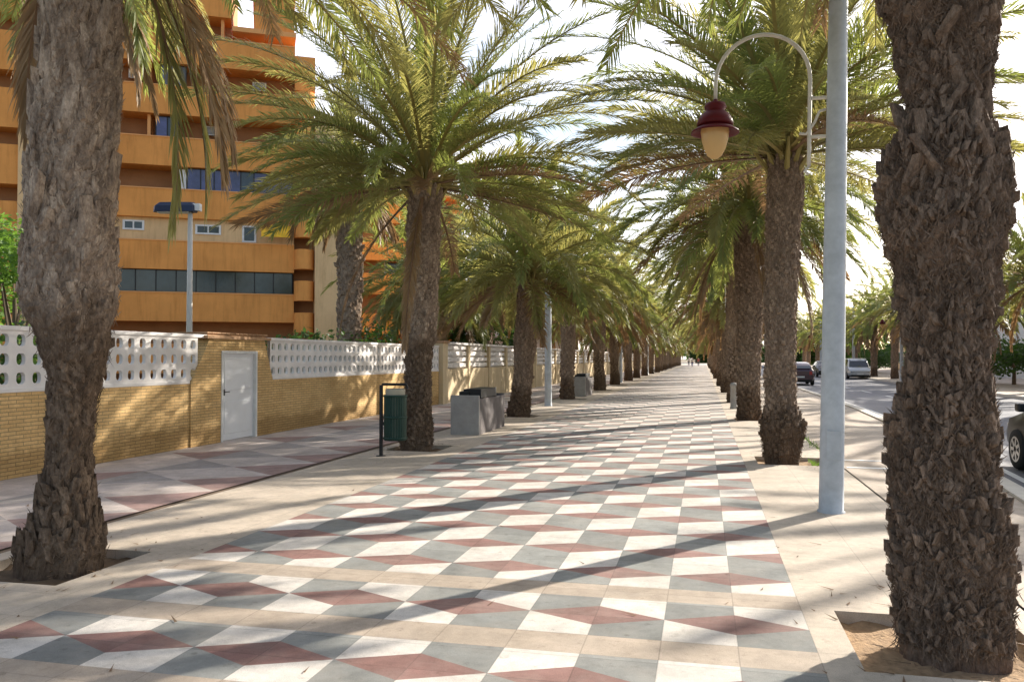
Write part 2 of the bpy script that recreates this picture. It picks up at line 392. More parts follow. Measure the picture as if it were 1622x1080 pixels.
# ------------------------------------------------------------------ palms
def interp(prof,z):
    if z<=prof[0][0]: return prof[0][1:]
    for p,q in zip(prof,prof[1:]):
        if z<=q[0]:
            t=(z-p[0])/(q[0]-p[0]); t=t*t*(3-2*t)
            return tuple(a+(c-a)*t for a,c in zip(p[1:],q[1:]))
    return prof[-1][1:]
def trunk_mesh(name,prof,mats,nb,bw,bh,prot,rag,seed,seg=26,dz=.07,core_noise=.06,zmin=0.0,fib=0,fl=.07,fw=.010,rs=0.0,fout=.35,big=0):
    prof=[(q[0],q[1]-rs,q[2],q[3]) for q in prof]
    rn=random.Random(seed); b=MB(); H=prof[-1][0]
    rings=int(H/dz)+1; vs=[]; fs=[]
    ph=[rn.uniform(0,6.3) for _ in range(6)]
    def lump(a,z): return 1+core_noise*(math.sin(3*a+z*2+ph[0])*.5+math.sin(5*a-z*5+ph[1])*.35+math.sin(2*a+z*9+ph[2])*.3)
    for i in range(rings+1):
        z=H*i/rings; r,dx,dy=interp(prof,z)
        for k in range(seg):
            a=2*PI*k/seg; q=r*lump(a,z)*(1+rn.uniform(-core_noise,core_noise)*.5)
            vs.append((dx+q*math.cos(a),dy+q*math.sin(a),z-.12 if i==0 else z))
    for i in range(rings):
        for k in range(seg):
            k2=(k+1)%seg; fs.append((i*seg+k,i*seg+k2,(i+1)*seg+k2,(i+1)*seg+k))
    fs.append(tuple(rings*seg+k for k in range(seg)))
    b.mesh(vs,fs,0)
    ga=2.399963
    for i in range(nb+big):
        z=zmin+(H-zmin)*((i+.5)/nb if i<nb else .45+.5*(i-nb+.5)/big); a=i*ga+rn.uniform(-.12,.12)*rag
        r,dx,dy=interp(prof,z); r*=lump(a,z)
        w=bw*rn.uniform(.75,1.25)/2; h=bh*rn.uniform(.7,1.35); p=prot*rn.uniform(.4,1.7)
        if i>=nb: w*=1.7; h=bh*rn.uniform(2.2,3.4); p=prot*rn.uniform(1.1,1.9)
        if rn.random()<.12*rag: p*=1.8
        rad=Vector((math.cos(a),math.sin(a),0)); tan=Vector((-math.sin(a),math.cos(a),0)); up=Vector((0,0,1))
        tan=(tan+up*rn.uniform(-.35,.35)*rag).normalized()
        c=Vector((dx,dy,z))+rad*(r-.02)
        tw=rn.uniform(.35,.75)
        lean=rn.uniform(-.3,.3)*rag
        up2=(up+tan*lean).normalized()
        v=[c-tan*w, c+tan*w, c+tan*w*tw+up2*h+rad*p, c-tan*w*tw+up2*h+rad*p,
           c+tan*w*.3+rad*(.02+p*.75)+up2*h*.35, c-tan*w*.3+rad*(.02+p*.75)+up2*h*.35,
           c+tan*w*tw*.9+up2*h*.9, c-tan*w*tw*.9+up2*h*.9]
        b.mesh(v,[(0,1,4,5),(5,4,2,3),(1,2,4),(0,5,3),(3,2,6,7),(1,6,2),(0,3,7)],1)
    for i in range(fib):
        z=rn.uniform(0,H-.05); a=rn.uniform(0,2*PI)
        r,dx,dy=interp(prof,z); r*=lump(a,z)
        rad=Vector((math.cos(a),math.sin(a),0)); tan=Vector((-math.sin(a),math.cos(a),0)); up=Vector((0,0,1))
        c=Vector((dx,dy,z))+rad*(r+rn.uniform(-.01,prot*.7))
        d=(up*rn.uniform(.3,1.1)*(1 if rn.random()<.75 else -1)+tan*rn.gauss(0,.45)+rad*rn.uniform(.05,fout)).normalized()
        l=fl*rn.uniform(.4,1.5); wv=tan.cross(d).cross(d).normalized() if abs(d.dot(tan))>.9 else d.cross(rad+tan*rn.uniform(-.7,.7)).normalized()
        wv*=fw*rn.uniform(.5,1.5)*.5
        b.poly([c-wv,c+wv,c+wv*.6+d*l*.6,c+d*l+rad*.01,c-wv*.6+d*l*.6],1)
    me=b.data(name,mats); return me

def frond(b,rn,o,az,el,L,bend,roll,nl,lw,ll,mi,mr,plume=1.0,steps=14,base_w=.035,fwd=(62,28)):
    pts=[];tans=[]; p=Vector(o); ds=L/steps
    sw=rn.uniform(-.25,.25)
    for i in range(steps+1):
        t=i/steps; e=el-bend*t**1.25; aa=az+sw*t*t
        d=Vector((math.cos(e)*math.cos(aa),math.cos(e)*math.sin(aa),math.sin(e)))
        pts.append(p.copy()); tans.append(d); p=p+d*ds
    # stalk: flat-topped tapering triangle
    prev=None
    for i in range(steps+1):
        t=i/steps; d=tans[i]; side=Vector((-math.sin(az),math.cos(az),0)); nrm=d.cross(side).normalized()*-1
        w=base_w*(1-t)**.8+.004
        ring=[pts[i]+side*w,pts[i]-side*w,pts[i]-nrm*w*.9]
        base=len(b.v); b.v.extend(tuple(q) for q in ring)
        if prev is not None:
            for k in range(3):
                k2=(k+1)%3; b.f.append((prev+k,prev+k2,base+k2,base+k)); b.m.append(mr)
        prev=base
    st=.14
    for i in range(nl):
        t=st+(1-st)*(i+rn.random()*.6)/nl
        f=t*steps; k=min(int(f),steps-1); u=f-k
        pos=pts[k].lerp(pts[k+1],u); d=tans[k].lerp(tans[k+1],u).normalized()
        side=Vector((-math.sin(az),math.cos(az),0))
        nrm=side.cross(d).normalized()*-1
        if nrm.z<0 and el>-.3 : nrm=-nrm
        if roll: 
            Mx=Matrix.Rotation(roll,3,d); side=Mx@side; nrm=Mx@nrm
        prof=min(1,.35+(t-st)*3.2)*(1 if t<.6 else 1-(t-.6)*1.35)
        fw=R(fwd[0]+(fwd[1]-fwd[0])*t)
        for s in (-1,1):
            l=ll*prof*rn.uniform(.8,1.15)
            v=R(rn.choice((8,25,42))+rn.uniform(-10,12))*plume
            f2=fw*rn.uniform(.82,1.15)
            ld=(d*math.cos(f2)+(side*s*math.cos(v)+nrm*math.sin(v))*math.sin(f2)).normalized()
            wv=ld.cross(nrm+side*rn.uniform(-.6,.6)).normalized()*(lw*.5*rn.uniform(.8,1.2))
            mid=pos+ld*l*.5; tip=pos+ld*l*.97+Vector((0,0,-.16*l*rn.uniform(.3,1.6)))
            bs=len(b.v)
            b.v.extend((tuple(pos-wv*.6),tuple(pos+wv*.6),tuple(mid+wv),tuple(mid-wv),tuple(tip)))
            b.f.append((bs,bs+1,bs+2,bs+3)); b.f.append((bs+3,bs+2,bs+4)); b.m.extend((mi,mi))
def crown_mesh(name,seed,nf=52,L=3.6,nl=75,lw=.022,ll=.5,r0=.16,el_lo=-28,dead=4,skip=None,b0=30,b1=42):
    rn=random.Random(seed); b=MB()
    for i in range(nf):
        t=(i+.5)/nf; az=i*2.399963+rn.uniform(-.2,.2)
        el=R(86-(86-el_lo)*t**.85+rn.uniform(-5,5))
        l=L*rn.uniform(.82,1.08)*(.72+.28*math.sin(PI*min(1,t+.25)))
        bend=R(b0+b1*math.sin(PI*min(1,t*1.05))+rn.uniform(-8,20))
        if skip and skip(az%(2*PI),t): continue
        mi=0 if rn.random()<.55 else 1
        if t>.86 and rn.random()<.5: mi=2
        o=(r0*math.cos(az)*(.3+.7*t),r0*math.sin(az)*(.3+.7*t),.30*(1-t))
        frond(b,rn,o,az,el,l,bend,rn.uniform(-.5,.5),nl,lw,ll,mi,3 if mi<2 else 4)
    for i in range(dead):
        az=rn.uniform(0,2*PI)
        if skip and skip(az,1.0): continue
        frond(b,rn,(r0*math.cos(az),r0*math.sin(az),-.15),az,R(rn.uniform(-55,-30)),L*rn.uniform(.55,.75),R(rn.uniform(25,50)),rn.uniform(-1,1),int(nl*.7),lw,ll*.75,2,4,.7,fwd=(35,15))
    # heart: young leaf bases around the bud
    for i in range(26):
        az=i*2.399963; t=i/26; c=Vector((r0*1.0*math.cos(az)*(.4+.6*t),r0*1.0*math.sin(az)*(.4+.6*t),-.28+.2*(1-t)))
        d=Vector((math.cos(az)*(.25+.5*t),math.sin(az)*(.25+.5*t),1)).normalized()
        b.tube([c,c+d*.3,c+d*.55],[.05,.035,.02],5,3)
    return b.data(name,['leaf','leaf2','leafd','rachis','rachisd'])
def palm(x,y,H,trunk_me,crown_me,label,group,rz=0,lean=(0,0),tz=1.0,cs=1.0,top=(0,0)):
    o=empty('palm_tree',(x,y,0),label,'palm tree',group)
    t=bpy.data.objects.new('trunk',trunk_me); C.objects.link(t); t.parent=o; t.scale=(1,1,tz)
    c=bpy.data.objects.new('crown',crown_me); C.objects.link(c); c.parent=o
    c.location=(top[0],top[1],H); c.rotation_euler=(lean[0],lean[1],rz); c.scale=(cs,cs,cs)
    return o
GL='palms along the left edge of the promenade'; GR='palms along the right edge of the promenade'

# near left palm
t1=trunk_mesh('near_left_trunk',[(0,.36,-.02,0),(.12,.35,0,0),(.35,.27,.03,0),(.78,.20,.05,0),(1.15,.21,.07,0),(1.45,.235,.10,0),(1.7,.30,.08,0),(2.0,.375,.04,0),(2.3,.375,.04,0),(3.0,.355,.06,0),(3.8,.335,.11,0),(5.4,.30,.14,0)],
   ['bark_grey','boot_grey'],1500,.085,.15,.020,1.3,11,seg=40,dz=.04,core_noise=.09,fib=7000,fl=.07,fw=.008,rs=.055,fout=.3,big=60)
c1=crown_mesh('near_left_crown',21,58,4.4,140,.018,.5,.22,5,0)
o=palm(-4.90,5.50,5.4,t1,c1,'thick grey-tan palm trunk nearest the camera on the left, bulging above a narrow waist',GL,rz=.4,top=(.14,0))
# hanging old fronds on its right side
b=MB(); rn=random.Random(5)
for i,(az,el,l) in enumerate(((.1,-52,2.5),(.3,-58,2.6),(.5,-50,2.2),(.2,-64,2.7),(2.9,-60,1.9))):
    frond(b,rn,(.14+.2*math.cos(az),.2*math.sin(az),5.25),az,R(el),l,R(36),rn.uniform(-.8,.8),85,.02,.42,1 if i%2 else 2,4,.8,fwd=(30,12))
b.build('hanging_fronds',['leaf','leaf2','leafd','rachis','rachisd'],o); OL=o

# near right shaggy palm
r1=trunk_mesh('near_right_trunk',[(0,.318,0,0),(.5,.33,0,0),(1.05,.295,-.02,0),(1.6,.24,.0,0),(2.0,.285,.0,0),(2.35,.365,-.02,0),(2.65,.345,-.03,0),(2.98,.235,0,0),(3.3,.27,0,0),(3.75,.37,-.02,0),(4.4,.37,-.02,0),(5.2,.30,0,0)],
   ['bark_shaggy','boot_shaggy'],4600,.048,.085,.026,2.2,12,seg=40,dz=.04,core_noise=.12,fib=34000,fl=.065,fw=.007,rs=.05,big=90)
c2=crown_mesh('near_right_crown',33,56,4.3,140,.018,.5,.22,5,0)
OR=palm(1.345,5.07,5.2,r1,c2,'shaggy dark brown palm trunk nearest the camera on the right, covered in ragged leaf stubs',GR,rz=1.1)

b=MB(); rn=random.Random(9)
for i in range(24):
    az=R(78+112*i/23+rn.uniform(-4,4)); el=R(rn.uniform(20,50)); l=rn.uniform(4.2,5.0); bd=R(52+(math.degrees(el)-20)*1.25+rn.uniform(0,14))
    frond(b,rn,(.15*math.cos(az),.15*math.sin(az),5.1),az,el,l,bd,rn.uniform(-.5,.5),150,.018,.52,(0,1,0,2,1,0)[i%6],3)
b.build('arching_fronds',['leaf','leaf2','leafd','rachis','rachisd'],OR)
b=MB()
for i in range(18):
    az=R(2+92*i/17+rn.uniform(-4,4)); el=R(rn.uniform(24,50)); l=rn.uniform(4.3,5.1); bd=R(56+(math.degrees(el)-20)*1.25+rn.uniform(0,12))
    frond(b,rn,(.14+.15*math.cos(az),.15*math.sin(az),5.3),az,el,l,bd,rn.uniform(-.5,.5),150,.018,.52,(1,0,2,0,1)[i%5],3)
b.build('arching_fronds',['leaf','leaf2','leafd','rachis','rachisd'],OL)
# second left, second right, thirds
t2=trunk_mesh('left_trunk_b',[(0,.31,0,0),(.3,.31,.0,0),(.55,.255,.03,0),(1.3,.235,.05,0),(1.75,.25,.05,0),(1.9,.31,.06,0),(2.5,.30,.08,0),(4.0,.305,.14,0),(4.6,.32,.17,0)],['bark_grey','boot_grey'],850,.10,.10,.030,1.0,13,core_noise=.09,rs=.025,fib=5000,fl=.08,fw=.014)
c3=crown_mesh('crown_b',44,98,4.6,150,.020,.5,.24,-12,2,b0=16,b1=38)
palm(-5.03,14.0,4.65,t2,c3,'palm just behind the green litter bin with a dark pinched waist on its trunk',GL,rz=.3,top=(.17,0))
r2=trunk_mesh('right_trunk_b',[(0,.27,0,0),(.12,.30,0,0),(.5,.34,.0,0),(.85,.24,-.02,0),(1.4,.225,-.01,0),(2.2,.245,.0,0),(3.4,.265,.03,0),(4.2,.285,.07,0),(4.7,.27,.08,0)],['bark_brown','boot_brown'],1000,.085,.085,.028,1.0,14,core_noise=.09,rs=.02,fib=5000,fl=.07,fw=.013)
c4=crown_mesh('crown_c',55,94,4.5,150,.020,.5,.22,-2,0,b0=16,b1=36)
palm(1.19,13.5,4.75,r2,c4,'palm with a swollen dark foot standing just beyond the grey lamp post',GR,rz=2.2,top=(.08,0))
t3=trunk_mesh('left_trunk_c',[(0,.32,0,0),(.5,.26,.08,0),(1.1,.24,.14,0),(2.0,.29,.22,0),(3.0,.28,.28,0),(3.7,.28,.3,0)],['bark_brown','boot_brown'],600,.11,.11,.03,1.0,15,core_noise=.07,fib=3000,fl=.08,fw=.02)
c5=crown_mesh('crown_d',66,84,4.2,110,.030,.5,.22,-24,2)
palm(-4.98,22.1,3.75,t3,c5,'short palm with a low full crown just beyond the concrete planter box',GL,rz=1.3,top=(.3,0))
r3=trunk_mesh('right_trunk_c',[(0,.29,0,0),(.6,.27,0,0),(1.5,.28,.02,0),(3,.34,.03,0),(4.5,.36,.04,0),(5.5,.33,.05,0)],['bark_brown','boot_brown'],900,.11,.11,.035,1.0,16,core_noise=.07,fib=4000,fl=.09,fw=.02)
c6=crown_mesh('crown_e',77,100,4.8,120,.030,.55,.24,-26,4)
palm(1.15,22.4,5.5,r3,c6,'dark thick palm trunk third in the right row, beside the stone bollard',GR,rz=.2,top=(.05,0))

# generic palms
gt=[trunk_mesh('generic_trunk_a',[(0,.29,0,0),(.5,.25,0,0),(2,.27,.03,0),(4,.29,.05,0),(5,.27,.06,0)],['bark_brown','boot_brown'],420,.13,.13,.035,1.0,17,seg=16,dz=.12),
    trunk_mesh('generic_trunk_b',[(0,.31,0,0),(.4,.28,0,0),(1.5,.22,-.03,0),(2.4,.30,-.02,0),(5,.28,.03,0)],['bark_grey','boot_brown'],420,.13,.13,.035,1.0,18,seg=16,dz=.12)]
gc=[crown_mesh('generic_crown_a',81,84,4.7,70,.045,.52,.22,-30,4),
    crown_mesh('generic_crown_b',82,84,4.7,70,.045,.52,.22,-22,3),
    crown_mesh('generic_crown_c',83,80,4.7,66,.05,.54,.22,-35,5)]
fc=[crown_mesh('far_crown_a',91,56,4.1,34,.10,.55,.22,-32,3),crown_mesh('far_crown_b',92,56,4.1,34,.10,.55,.22,-25,3)]
ft=[trunk_mesh('far_trunk',[(0,.31,0,0),(.5,.26,0,0),(2,.27,.03,0),(5,.27,.06,0)],['bark_brown','boot_brown'],140,.18,.2,.04,1.0,19,seg=12,dz=.3)]
ord_=['third','fourth','fifth','sixth','seventh','eighth','ninth','tenth']
def generic(x,y,H,label,group,far=False,cs=1.0):
    tr=ft[0] if far else rnd.choice(gt); cr=rnd.choice(fc if far else gc)
    x+=rnd.uniform(-.12,.12); H+=rnd.uniform(-.45,.55)
    return palm(x,y,H,tr,cr,label,group,rz=rnd.uniform(0,6.28),tz=H/5.0,cs=cs*rnd.uniform(.86,1.08),lean=(rnd.uniform(-.12,.12),rnd.uniform(-.12,.12)),top=(.05,0))
lab={3:'fourth palm of the left row, beside the far grey lamp pole',4:'fifth palm of the left row, right of the second planter box',5:'sixth palm of the left row counting away from the camera',6:'seventh palm of the left row counting away from the camera',7:'eighth palm of the left row counting away from the camera'}
Hl={3:5.0,4:4.6,5:4.3,6:4.6,7:4.2}
for i,y in enumerate(left_y):
    if i<3: continue
    if i<8: generic(-5.15+rnd.uniform(-.08,.08) if i>3 else -5.2,y,Hl[i],lab[i],GL)
    else: generic(-5.15,y,rnd.uniform(4.0,5.0),'small distant palm far down the left row of the promenade',GL,far=True)
labr={3:'fourth palm of the right row, mostly hidden behind the third trunk',4:'fifth palm of the right row counting away from the camera',5:'sixth palm of the right row counting away from the camera',6:'seventh palm of the right row counting away from the camera'}
for i,y in enumerate(right_y):
    if i<3: continue
    if i<7: generic(1.15,y,[5.4,4.8,4.9,4.6][i-3],labr[i],GR)
    else: generic(1.15,y,rnd.uniform(4.2,5.0),'small distant palm far down the right row of the promenade',GR,far=True)
# palms across the road
GX='palms on the far side of the road'
fx=[(14.6,24,5.6),(15.0,33,5.2),(14.8,42,5.0),(14.6,51,4.6),(14.9,60,4.8),(14.6,69,4.6)]
fl=['palm across the road behind the near right trunk, closest of the far row','second palm of the row across the road','third palm of the row across the road','fourth palm of the row across the road','fifth palm across the road, right of the parked van','sixth palm across the road, beside the parked van']
for (x,y,h),l in zip(fx,fl): generic(x,y,h,l,GX,far=False)
for k in range(11): generic(14.7+rnd.uniform(-.3,.3),78+9*k,rnd.uniform(4.2,5.2),'small distant palm far along the other side of the road',GX,far=True)
# garden palms behind the wall
GG='tall palms in the garden behind the wall'
pt=trunk_mesh('garden_trunk',[(0,.36,0,0),(1,.33,0,0),(4,.34,.0,0),(6,.37,0,0),(7.2,.36,0,0)],['bark_grey','boot_brown'],520,.16,.16,.05,1.2,20,seg=18,dz=.12)
cg=crown_mesh('garden_crown',95,44,3.2,52,.045,.5,.25,-40,16)
palm(-10.35,22.9,7.0,pt,cg,'tall garden palm behind the wall, seen left of the pinched-waist palm, with brown hanging fronds',GG,rz=2.0)
cg2=crown_mesh('tall_garden_crown',96,44,3.4,60,.04,.5,.25,-45,12)
palm(-14.6,17.1,11.4,pt,cg2,'very tall garden palm with only its hanging fronds in view at the upper left',GG,rz=.7).children[0].scale=(1,1,11.6/7.2)
generic(-10.6,39.7,5.6,'garden palm behind the wall, left of the short full palm',GG)
generic(-11.3,33.5,4.6,'garden palm behind the wall beside the dark green bush',GG)
for k,(x,y,h) in enumerate(((-11.5,50,5.5),(-12,62,5.2),(-11.5,75,5.0),(-12.5,88,5.4),(-11.5,102,5),(-12,118,5.2))):
    generic(x,y,h,['palm behind the wall in front of the white building','palm behind the wall just past the white building','small distant palm behind the far garden wall'][min(k,2)],GG,far=k>1)

# leafy bushes and broadleaf trees
def leafy(x,y,z0,sx,sy,sz,n,leaf,mat,name,label,cat,seed,clumps=14,trunk_h=None,group=None,z_base=0):
    rn=random.Random(seed); o=empty(name,(x,y,z_base),label,cat,group); b=MB()
    cl=[]
    for i in range(clumps):
        a=rn.uniform(0,2*PI); u=rn.uniform(-1,1); q=rn.uniform(.35,.95)
        cl.append((sx*q*math.cos(a)*math.sqrt(1-u*u*.8),sy*q*math.sin(a)*math.sqrt(1-u*u*.8),z0+sz*q*u,rn.uniform(.26,.45)))
    for i in range(n):
        cx,cy,cz,cr=rn.choice(cl)
        d=Vector((rn.gauss(0,1),rn.gauss(0,1),rn.gauss(0,1))).normalized()*rn.uniform(.5,1.05)
        p=Vector((cx+d.x*cr*sx,cy+d.y*cr*sy,cz+d.z*cr*sz))
        a=Vector((rn.gauss(0,1),rn.gauss(0,1),rn.gauss(0,.6))).normalized(); c=a.cross(Vector((rn.gauss(0,1),rn.gauss(0,1),rn.gauss(0,1)))).normalized()
        l=leaf*rn.uniform(.6,1.3)
        b.poly([p-a*l*.5,p+c*l*.28,p+a*l*.5,p-c*l*.28],0)
    b.build('crown',mat,o)
    t=MB(); top=z0
    t.tube([(0,0,-.2),(.03,.02,top*.5),(0,0,top)],[.05*sx+.07,.04*sx+.05,.03],8)
    for (cx,cy,cz,cr) in cl[:9]: t.tube([(0,0,top*rn.uniform(.35,.8)),(cx*.5,cy*.5,(cz+top*.6)/2),(cx,cy,cz)],[.05,.035,.012],5)
    t.build('trunk','twig',o); return o
leafy(-17.6,18.0,3.2,2.2,2.2,2.3,5200,.16,'bush_light','leafy_tree','light green leafy tree behind the wall at the far left edge','tree',2)
leafy(-11.2,36.6,2.9,1.7,1.7,2.2,4200,.22,'bush','bush','dark green bush behind the wall between the second and third left palms','bush',3)
leafy(-10.6,28.4,1.7,.9,1.1,.8,1600,.14,'bush','bush','low dark bush just behind the slatted wall by the sand-coloured pier','bush',4)
leafy(-11.0,47,2.3,1.6,2.0,1.6,2600,.22,'bush','bush','dark bush behind the wall next to the white building','bush',5)
for k,(x,y,s,l) in enumerate(((-13,130,5,'broad dark tree closing the left side of the avenue'),(-2,262,9,'big dark tree at the end of the avenue'),(9,285,9,'big dark tree at the far end of the road'),(-16,215,8,'tall dark tree far left behind the palm row'),(22,150,6,'broad tree far along the other side of the road'),(20,200,7,'large rounded tree at the distant end of the far pavement'))):
    leafy(x,y,s*.6,s*.85,s*.8,s*.62,3600,.16*s,'bush','broadleaf_tree',l,'tree',30+k,clumps=22)
wd=MB(); wr=random.Random(71)
for k in range(60):
    cx=wr.uniform(-75,80); cy=wr.uniform(300,330); cz=wr.uniform(0,9); rr_=wr.uniform(3,6)
    for q in range(260):
        d=Vector((wr.gauss(0,1),wr.gauss(0,1),wr.gauss(0,1))).normalized()*rr_*wr.uniform(.6,1.05)
        a=Vector((wr.gauss(0,1),wr.gauss(0,1),wr.gauss(0,1))).normalized(); c=a.cross(d).normalized(); p=Vector((cx,cy,cz))+d; l=wr.uniform(.8,1.7)
        wd.poly([p-a*l*.5,p+c*l*.35,p+a*l*.5,p-c*l*.35])
tag(wd.build('far_woodland','bush'),'dark band of far trees closing the avenue at the horizon','woodland',kind='stuff')
hedge_lab=['clipped hedge block behind the parked van','hedge block beside the far palms across the road','hedge block across the road nearest the camera','hedge block far along the other side of the road']
for k,(x,y,sy_) in enumerate(((18.5,75,9),(18.2,55,8),(18.2,36,8),(18.6,98,11))):
    leafy(x,y,1.6,1.3,sy_,1.3,5200,.26,'bush','hedge',hedge_lab[k],'hedge',50+k,clumps=40)

# ------------------------------------------------------------------ boundary wall
leafy(-10.0,6.0,1.15,.75,6.6,1.25,20000,.13,'bush','hedge','dark garden hedge seen through the holes of the lattice left of the door','hedge',61,clumps=90)
leafy(-10.1,21.5,1.15,.75,5.6,1.2,12000,.15,'bush','hedge','dark garden hedge seen through the lattice right of the white door','hedge',62,clumps=70)
XW=-8.95; TW=.22
def lattice(b,y0,y1,z0,z1,x0,x1,skew0=0,skew1=0,mi=0):
    nr=3; hz=(z1-z0)/nr; n=max(1,round((y1-y0)/.275)); wy=(y1-y0)/n
    for j in range(nr):
        for i in range(n):
            ya,yb=y0+i*wy,y0+(i+1)*wy; za,zb=z0+j*hz,z0+(j+1)*hz
            if i==n-1 and skew1 and (j<2): 
                if j==0: continue
            cy,cz=(ya+yb)/2,(za+zb)/2; K=12
            out=[]
            for k in range(K):
                a=2*PI*(k+.5)/K; c,s=math.cos(a),math.sin(a); m=max(abs(c),abs(s))
                out.append((cy+c/m*wy/2,cz+s/m*hz/2))
            inn=[(cy+math.copysign(abs(math.cos(2*PI*(k+.5)/K))**.7,math.cos(2*PI*(k+.5)/K))*wy*.275,cz+math.copysign(abs(math.sin(2*PI*(k+.5)/K))**.7,math.sin(2*PI*(k+.5)/K))*hz*.315) for k in range(K)]
            for k in range(K):
                k2=(k+1)%K
                b.poly([(x1,*out[k]),(x1,*out[k2]),(x1,*inn[k2]),(x1,*inn[k])],mi)
                b.poly([(x0,*out[k2]),(x0,*out[k]),(x0,*inn[k]),(x0,*inn[k2])],mi)
                b.poly([(x1,*inn[k]),(x1,*inn[k2]),(x0,*inn[k2]),(x0,*inn[k])],mi)
def rail(b,y0,y1,z0,z1): b.box(XW-.16,XW+.012,y0,y1,z0,z1)
w=empty('boundary_wall',(0,0,0),'yellow brick wall with white lattice screen left of the white door','wall','boundary wall along the side pavement')
b=MB(); b.box(XW-TW,XW,-4,13.0,-.3,1.14); b.build('brick_base','brick',w)
b=MB(); lattice(b,-4,13.24,1.20,1.97,XW-.065,XW-.005); b.build('lattice_screen','lattice',w)
b=MB(); rail(b,-4,13.0,1.14,1.20); b.box(XW-.17,XW+.02,-4,13.5,1.97,2.03); b.build('lattice_frame','lattice',w,bevel=.008)
d=empty('gateway',(0,0,0),'yellow brick gateway with white door and orange tiled coping','gateway')
b=MB()
def prism(b,poly,x0,x1,mi=0):
    n=len(poly); b.mesh([(x0,*p) for p in poly]+[(x1,*p) for p in poly],[tuple(range(n))[::-1],tuple(range(n,2*n))]+[(k,(k+1)%n,n+(k+1)%n,n+k) for k in range(n)],mi)
prism(b,[(13.003,-.3),(13.94,-.3),(13.94,1.74),(13.94,1.96),(13.56,1.96),(13.003,1.14)],XW-TW,XW+.03)
prism(b,[(15.22,-.3),(15.86,-.3),(15.86,1.14),(15.52,1.96),(15.22,1.96),(15.22,1.74)],XW-TW,XW+.03)
b.box(XW-TW,XW+.03,13.94,15.22,1.74,1.96); b.build('brick_pier','brick',d)
b=MB(); b.box(XW-.75,XW+.10,13.4,15.66,1.963,2.02); b.box(XW-.68,XW+.02,13.5,15.56,2.02,2.06)
for k in range(14): b.box(XW-.70,XW+.06,13.44+k*.155,13.58+k*.155,2.062,2.082)
b.build('tiled_coping','coping',d)
dr=MB(); dr.box(XW-.06,XW-.02,14.00,15.16,.02,1.69)
for z in (.14,.98): dr.box(XW-.02,XW-.008,14.12,15.04,z,z+.62)
dd=dr.build('door','door_white',d,bevel=.004)
b=MB(); b.box(XW-.08,XW+.045,13.94,14.00,0,1.74); b.box(XW-.08,XW+.045,15.16,15.22,0,1.74); b.box(XW-.08,XW+.045,14.00,15.16,1.69,1.74); b.build('door_frame','frame_white',d)
b=MB(); b.box(XW-.02,XW+.012,14.05,14.10,.88,1.0); b.tube([(XW+.01,14.075,.95),(XW+.05,14.075,.95),(XW+.05,14.19,.95)],.011,6); b.build('handle','metal_dark',dd)
w=empty('boundary_wall',(0,0,0),'yellow brick wall with white lattice screen between the white door and the sand-coloured pier','wall','boundary wall along the side pavement')
b=MB(); b.box(XW-TW,XW,15.863,27.2,-.3,1.14); b.build('brick_base','brick',w)
b=MB(); lattice(b,15.80,27.2,1.20,1.97,XW-.065,XW-.005); b.build('lattice_screen','lattice',w)
b=MB(); rail(b,15.9,27.2,1.14,1.20); b.box(XW-.17,XW+.02,15.6,27.2,1.97,2.03); b.build('lattice_frame','lattice',w,bevel=.008)
w=empty('wall_pier',(XW,27.5,0),'sand-coloured square pier between lattice wall and slatted wall','pier')
b=MB(); b.box(-.3,.15,-.28,.28,-.3,2.12); b.build('shaft','sandstone',w,bevel=.01)
b=MB(); b.box(-.36,.21,-.34,.34,2.12,2.2); b.build('cap','coping',w,bevel=.01)
def slat_wall(y0,y1,label):
    w=empty('slatted_wall',(0,0,0),label,'wall','cream walls topped with white slats')
    b=MB(); b.box(XW-TW,XW,y0,y1,-.3,1.2); b.build('base_wall','sandstone',w)
    b=MB()
    for z in (1.26,1.48,1.70,1.92): b.box(XW-.15,XW-.06,y0,y1,z,z+.15)
    b.box(XW-.2,XW+.03,y0,y1,2.1,2.18); b.box(XW-.20,XW-.17,y0,y1,1.2,2.1); b.build('slat_screen','lattice',w)
    b=MB(); n=int((y1-y0)/3)
    for k in range(n+1):
        yy=y0+(y1-y0)*k/n; b.box(XW-.25,XW+.035,yy-.12,yy+.12,-.3,2.08)
    b.build('post','sandstone',w); return w
slat_wall(27.8,43.5,'cream wall topped with white horizontal slats behind the concrete planter box')
b=MB()
slat_wall(44.2,75,'cream slatted wall farther down, beyond the fourth left palm')
slat_wall(75.6,170,'cream slatted wall running to the distant end of the avenue')

# ------------------------------------------------------------------ orange apartment building
ang=math.atan2(.5,.8660254)
A0=(-25.28,47.50)
bl=empty('apartment_building',(A0[0],A0[1],0),'large orange apartment building with long banded balconies behind the wall','building',rz=ang)
